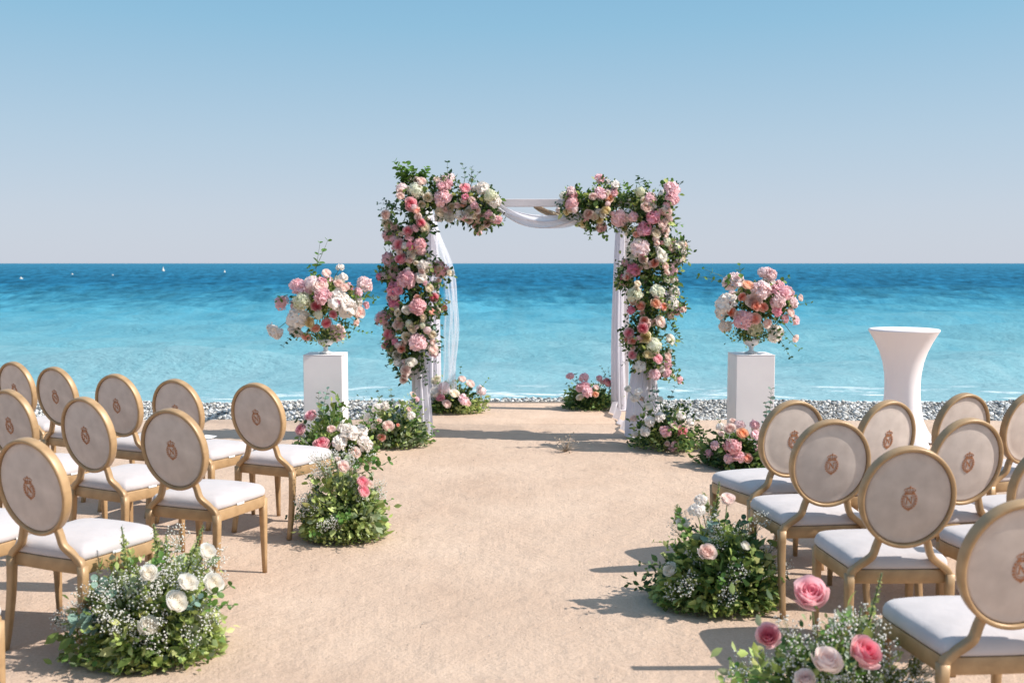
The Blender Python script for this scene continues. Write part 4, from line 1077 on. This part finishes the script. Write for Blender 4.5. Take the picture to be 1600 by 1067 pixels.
# ------------------------------------------------------------------ garlands on the arch
def garland(label, xc, ends, blooms, mix, sprigs, yc, beam_y_px, nleaf, inner):
    org = Vector((xc, yc, 0)); t = empty('flower_garland', org); tag(t, label, 'flower garland', 'flower garlands on the arch')
    Rg = .22; pts = []
    bz = at_y(650, beam_y_px, yc).z
    for px, py, dpx, k in blooms:
        p = at_y(px, py, yc)
        d1 = abs(p.x-xc) if p.z < bz+.1 else 9
        d2 = abs(p.z-bz) if (p.x-xc)*inner > -.3 else 9
        d = min(d1, d2); y = yc-.06-math.sqrt(max(0, Rg**2-min(d, Rg)**2))*.8+random.uniform(-.035, .035)
        y -= .03; p = at_y(px, py, y); rr = dpx/2/FPX*y*(.98 if k in 'HLG' else 1.13)
        out = Vector((max(-1, min(1, (p.x-xc)/.3)) if d1 <= d2 else 0, 0, max(-1, min(1, (p.z-bz)/.25)) if d2 < d1 else .1))
        dr = Vector((.25, -1, .28))+out*.7+Vector((random.gauss(0, .22), 0, random.gauss(0, .22)))
        put_bloom(t, org, k, p, dr, rr); pts.append((p, rr))
    A = np.array([[p.x, p.y, p.z, r] for p, r in pts])
    # back side blooms
    for p, r in random.sample(pts, len(pts)//3):
        q = Vector((p.x+random.uniform(-.06, .06), yc+.14+random.uniform(-.03, .05), p.z+random.uniform(-.05, .05)))
        put_bloom(t, org, random.choice('PBWwRL'), q, Vector((random.gauss(0, .4), 1, random.gauss(0, .3))), r)
    dist = np.linalg.norm(A[:, None, :3]-A[None, :, :3], axis=2); near_ = np.argsort(dist, 1)[:, 1:6]
    idx = rng.integers(0, len(A), nleaf); jdx = near_[idx, rng.integers(0, 5, nleaf)]; w_ = rng.uniform(0, 1, (nleaf, 1))
    c = A[idx, :3]*(1-w_)+A[jdx, :3]*w_
    off = rng.normal(size=(nleaf, 3))*np.array([.026, .03, .026]); c += off
    # three layers: just behind the faces of the blooms, the core round the timber, and the back
    lay = rng.uniform(size=nleaf); c[:, 1] = np.where(lay < .55, c[:, 1]+rng.uniform(.045, .12, nleaf), rng.uniform(yc-.16, yc+.13, nleaf))
    dirs = off*16+rng.normal(size=(nleaf, 3))*.6+np.array([0, -.6, 0])
    k2 = 2600; zl = A[:, 2].min()+.12; post = rng.uniform(zl, bz+.05, k2); q2 = np.stack([xc+rng.normal(0, .05, k2), yc+rng.normal(-.03, .06, k2), post], -1)
    xe = A[:, 0].max() if inner > 0 else A[:, 0].min(); q3 = np.stack([rng.uniform(min(xc, xe), max(xc, xe), 1500), yc+rng.normal(-.02, .06, 1500), bz+rng.normal(0, .05, 1500)], -1)
    q2 = np.concatenate([q2[:1900], q3[:1100]]); c = np.concatenate([c, q2]); dirs = np.concatenate([dirs, rng.normal(size=q2.shape)+np.array([0, -.5, 0])]); nleaf = len(c)
    leaf_mass('foliage', t, org, c, dirs, rng.uniform(.6, 1.3, nleaf)*.05, leaf_colors(nleaf, mix))
    # small filler roses tucked between the large blooms
    for _ in range(130):
        i = random.randrange(len(A)); j = near_[i, random.randrange(3)]; p = Vector((A[i, :3]+A[j, :3])/2); p.y += random.uniform(-.02, .03)
        put_bloom(t, org, random.choice('BBWwPLBvW'), p, Vector((random.gauss(0, .4), -1, random.gauss(0, .4))), random.uniform(.026, .044))
    # clumps of fresh green between the blooms and single large leaves
    for _ in range(120):
        i = random.randrange(len(A)); ang = random.uniform(0, 6.28); r = A[i, 3]*.9
        p = Vector((A[i, 0]+r*math.cos(ang), A[i, 1]+.01, A[i, 2]+r*math.sin(ang)))
        d = Vector((math.cos(ang)+random.gauss(0, .4), -.35+random.gauss(0, .3), math.sin(ang)+random.gauss(0, .4))).normalized()
        link('leaf', random.choice(LEAVES[random.choice(['dark', 'mid', 'light', 'mid', 'lime'])]), t, p-org, d.to_track_quat('Y', 'Z') @ Quaternion((0, 1, 0), random.uniform(-1, 1)), random.uniform(.05, .085))
    for x0, y0, x1, y1, n_, sz, kd in sprigs:
        euc_sprig(t, org, at_y(x0, y0, yc-.1), at_y(x1, y1, yc-.16+random.uniform(-.1, .1)), n_, sz, bend=random.uniform(-.15, .15), leafcol={'e': None, 'g': GREENL, 'd': DARKL}[kd])
    return t
gl = px_list(560, 230, 4.444, [(368,218,60,'W'),(440,240,72,'B'),(300,282,78,'L'),(290,343,62,'B'),(398,300,112,'G'),(482,348,72,'W'),(363,400,98,'R'),(402,440,60,'C'),(640,205,72,'L'),(620,255,78,'P'),(545,235,60,'B'),(575,270,60,'P'),(585,350,135,'H'),(740,288,84,'R'),(742,345,52,'D'),(787,372,56,'B'),(725,400,50,'C'),(645,415,52,'W'),(862,285,94,'w'),(915,340,100,'G'),(950,375,90,'w'),(565,455,76,'W'),(630,487,76,'v'),(700,470,72,'w'),(770,455,86,'v'),(765,500,72,'B'),(825,440,50,'B'),(843,477,62,'B'),(905,470,62,'P'),(935,505,60,'B'),(965,505,58,'P'),(815,540,52,'P'),(853,558,52,'W'),
 (185,470,70,'B'),(197,525,70,'W'),(258,565,70,'B'),(432,527,70,'R'),(455,560,84,'W'),(345,583,78,'R'),(300,605,42,'B'),(205,610,80,'H'),(250,650,76,'P'),(283,680,90,'R'),(365,680,72,'D'),(430,670,92,'H'),(430,715,84,'H'),(380,750,96,'W'),(200,775,108,'H'),(295,780,84,'R'),(245,845,78,'B'),(355,785,50,'B'),(445,820,76,'w'),(490,815,46,'w'),(565,850,125,'H'),(628,872,50,'W'),(335,915,140,'P'),(437,900,82,'w'),(255,985,108,'D'),(235,890,80,'P'),(145,897,50,'D'),(185,890,48,'D'),(490,980,70,'W'),(523,1045,72,'R'),(410,1050,60,'C')])
gl += px_list(560, 440, 3.811, [(355,150,112,'H'),(435,180,46,'C'),(465,185,42,'B'),(215,130,74,'D'),(290,172,66,'v'),(205,190,52,'W'),(235,185,46,'W'),(145,220,98,'H'),(237,252,72,'B'),(320,283,56,'W'),(287,328,60,'W'),(183,315,72,'R'),(355,360,118,'H'),(385,215,46,'W'),(440,318,56,'W'),(165,385,54,'R'),(258,400,54,'C'),(205,415,58,'v'),(230,440,58,'v'),(218,360,42,'D'),(443,405,70,'B'),(235,480,52,'w'),(315,483,70,'v'),(280,530,64,'B'),(270,585,50,'B'),(512,155,38,'C'),(300,250,46,'G'),(380,260,44,'G')])
garland('rose garland over the left corner of the arch and down its left post', AX0+.0, None, gl, {'dark': 5, 'mid': 3, 'light': 1.5}, 
 [(650,290,618,252,9,.08,'g'),(655,290,635,255,8,.075,'g'),(660,285,668,262,7,.07,'g'),(650,295,620,275,8,.075,'g'),(665,290,640,262,8,.08,'g'),(645,290,626,262,8,.08,'g'),(700,290,699,254,4,.05,'d'),(730,290,737,262,5,.05,'e'),(725,285,722,258,4,.055,'e'),(735,290,748,270,3,.05,'e'),
  (620,320,590,318,6,.04,'e'),(620,325,592,328,6,.035,'e'),(625,330,600,312,6,.04,'e'),(675,340,682,362,5,.07,'d'),(672,345,672,362,4,.06,'d'),(745,300,768,292,5,.05,'d'),(745,350,742,366,4,.04,'d'),(700,345,705,352,3,.05,'d'),
  (665,395,686,405,5,.06,'d'),(680,440,697,448,4,.045,'g'),(670,470,692,470,4,.055,'g'),(660,500,690,510,4,.06,'e'),(670,545,692,542,4,.035,'d'),(665,560,684,566,5,.035,'d'),(650,570,668,580,5,.05,'d'),(620,560,604,572,5,.035,'d'),(655,570,665,600,5,.05,'d'),(640,550,655,590,5,.05,'d'),(610,530,608,560,5,.04,'d')], AY0, 316, 6500, 1)
gr = px_list(830, 230, 4.444, [(475,218,68,'P'),(280,300,70,'L'),(282,345,100,'H'),(280,395,90,'H'),(300,430,60,'L'),(585,260,58,'w'),(480,320,84,'P'),(430,345,62,'B'),(540,350,74,'A'),(575,318,52,'P'),(755,310,72,'G'),(825,350,78,'P'),(850,370,46,'B'),(520,440,62,'Y'),(400,465,72,'B'),(465,455,56,'w'),(610,495,124,'H'),(710,480,74,'P'),(240,450,50,'Y'),(490,555,84,'H'),(475,505,56,'Y'),(358,525,56,'Y'),(650,560,56,'Y'),(795,420,78,'B'),(850,410,50,'w'),(848,483,96,'D'),(785,570,104,'D'),(980,290,100,'P'),(985,355,96,'P'),(935,410,56,'P'),(905,445,60,'H'),(950,450,60,'B'),(905,530,84,'B'),(960,510,62,'L'),(860,598,78,'W'),(925,580,72,'B'),(730,610,50,'C'),(760,700,138,'L'),(777,778,64,'B'),(870,672,46,'B'),(905,757,84,'v'),(855,805,66,'C'),(800,825,58,'B'),(710,850,100,'D'),(650,800,50,'P'),(945,655,74,'G'),(970,710,52,'B'),(1025,690,82,'v'),(1060,680,60,'B'),(1050,765,52,'W'),(930,830,62,'B'),(980,850,84,'P'),(1000,810,50,'B'),(630,900,42,'D'),(670,905,46,'C'),(635,945,46,'B'),(660,945,42,'B'),(738,950,50,'W'),(1000,925,42,'B'),(945,920,52,'G'),(720,1020,124,'G'),(880,1000,112,'G')])
gr += px_list(850, 440, 3.811, [(770,65,84,'w'),(765,125,84,'w'),(575,147,62,'C'),(662,130,64,'A'),(710,150,50,'C'),(518,170,50,'D'),(750,200,56,'B'),(690,240,72,'B'),(597,232,56,'C'),(587,278,74,'R'),(508,308,70,'R'),(495,350,42,'C'),(530,355,42,'C'),(603,330,72,'Y'),(750,345,64,'v'),(655,380,98,'G'),(617,437,62,'Y'),(675,460,68,'R'),(527,437,54,'R'),(735,445,56,'B'),(738,490,64,'P'),(735,545,56,'P'),(573,505,66,'w'),(660,552,72,'P'),(808,585,50,'P'),(830,160,44,'B'),(655,240,46,'B')])
garland('rose garland over the right corner of the arch and down its right post', AX1-.0, None, gr, {'dark': 5, 'mid': 3, 'light': 2, 'lime': .5},
 [(1000,290,996,276,3,.05,'d'),(1030,290,1050,283,5,.06,'g'),(1015,300,1005,280,5,.045,'d'),(1040,300,1065,285,4,.05,'d'),(885,330,868,318,5,.035,'e'),(888,320,880,300,5,.035,'e'),(905,320,905,290,5,.05,'g'),(920,310,930,288,5,.05,'g'),(915,330,900,300,5,.05,'g'),(960,300,965,285,4,.05,'g'),(985,300,975,285,5,.05,'g'),(1000,300,1015,285,5,.05,'g'),
  (920,345,922,374,6,.04,'g'),(940,360,948,372,4,.06,'g'),(925,335,915,365,6,.045,'g'),(890,330,888,342,4,.04,'d'),(1045,335,1065,352,4,.055,'g'),(1045,345,1060,365,4,.05,'g'),(990,390,978,378,5,.035,'d'),(985,400,980,388,4,.03,'d'),
  (1005,440,1055,430,6,.06,'g'),(1010,430,1040,445,6,.05,'g'),(995,495,975,512,5,.05,'d'),(1000,500,978,495,5,.05,'d'),(1045,500,1066,535,7,.045,'d'),(1050,490,1062,525,6,.045,'g'),(1000,540,972,570,7,.04,'d'),(1010,560,985,580,6,.045,'d'),(1010,570,1015,590,4,.05,'g'),(1050,480,1062,488,3,.05,'g'),(1000,470,975,455,3,.045,'d'),(1020,600,1030,640,6,.04,'e')], AY0, 316, 6500, -1)
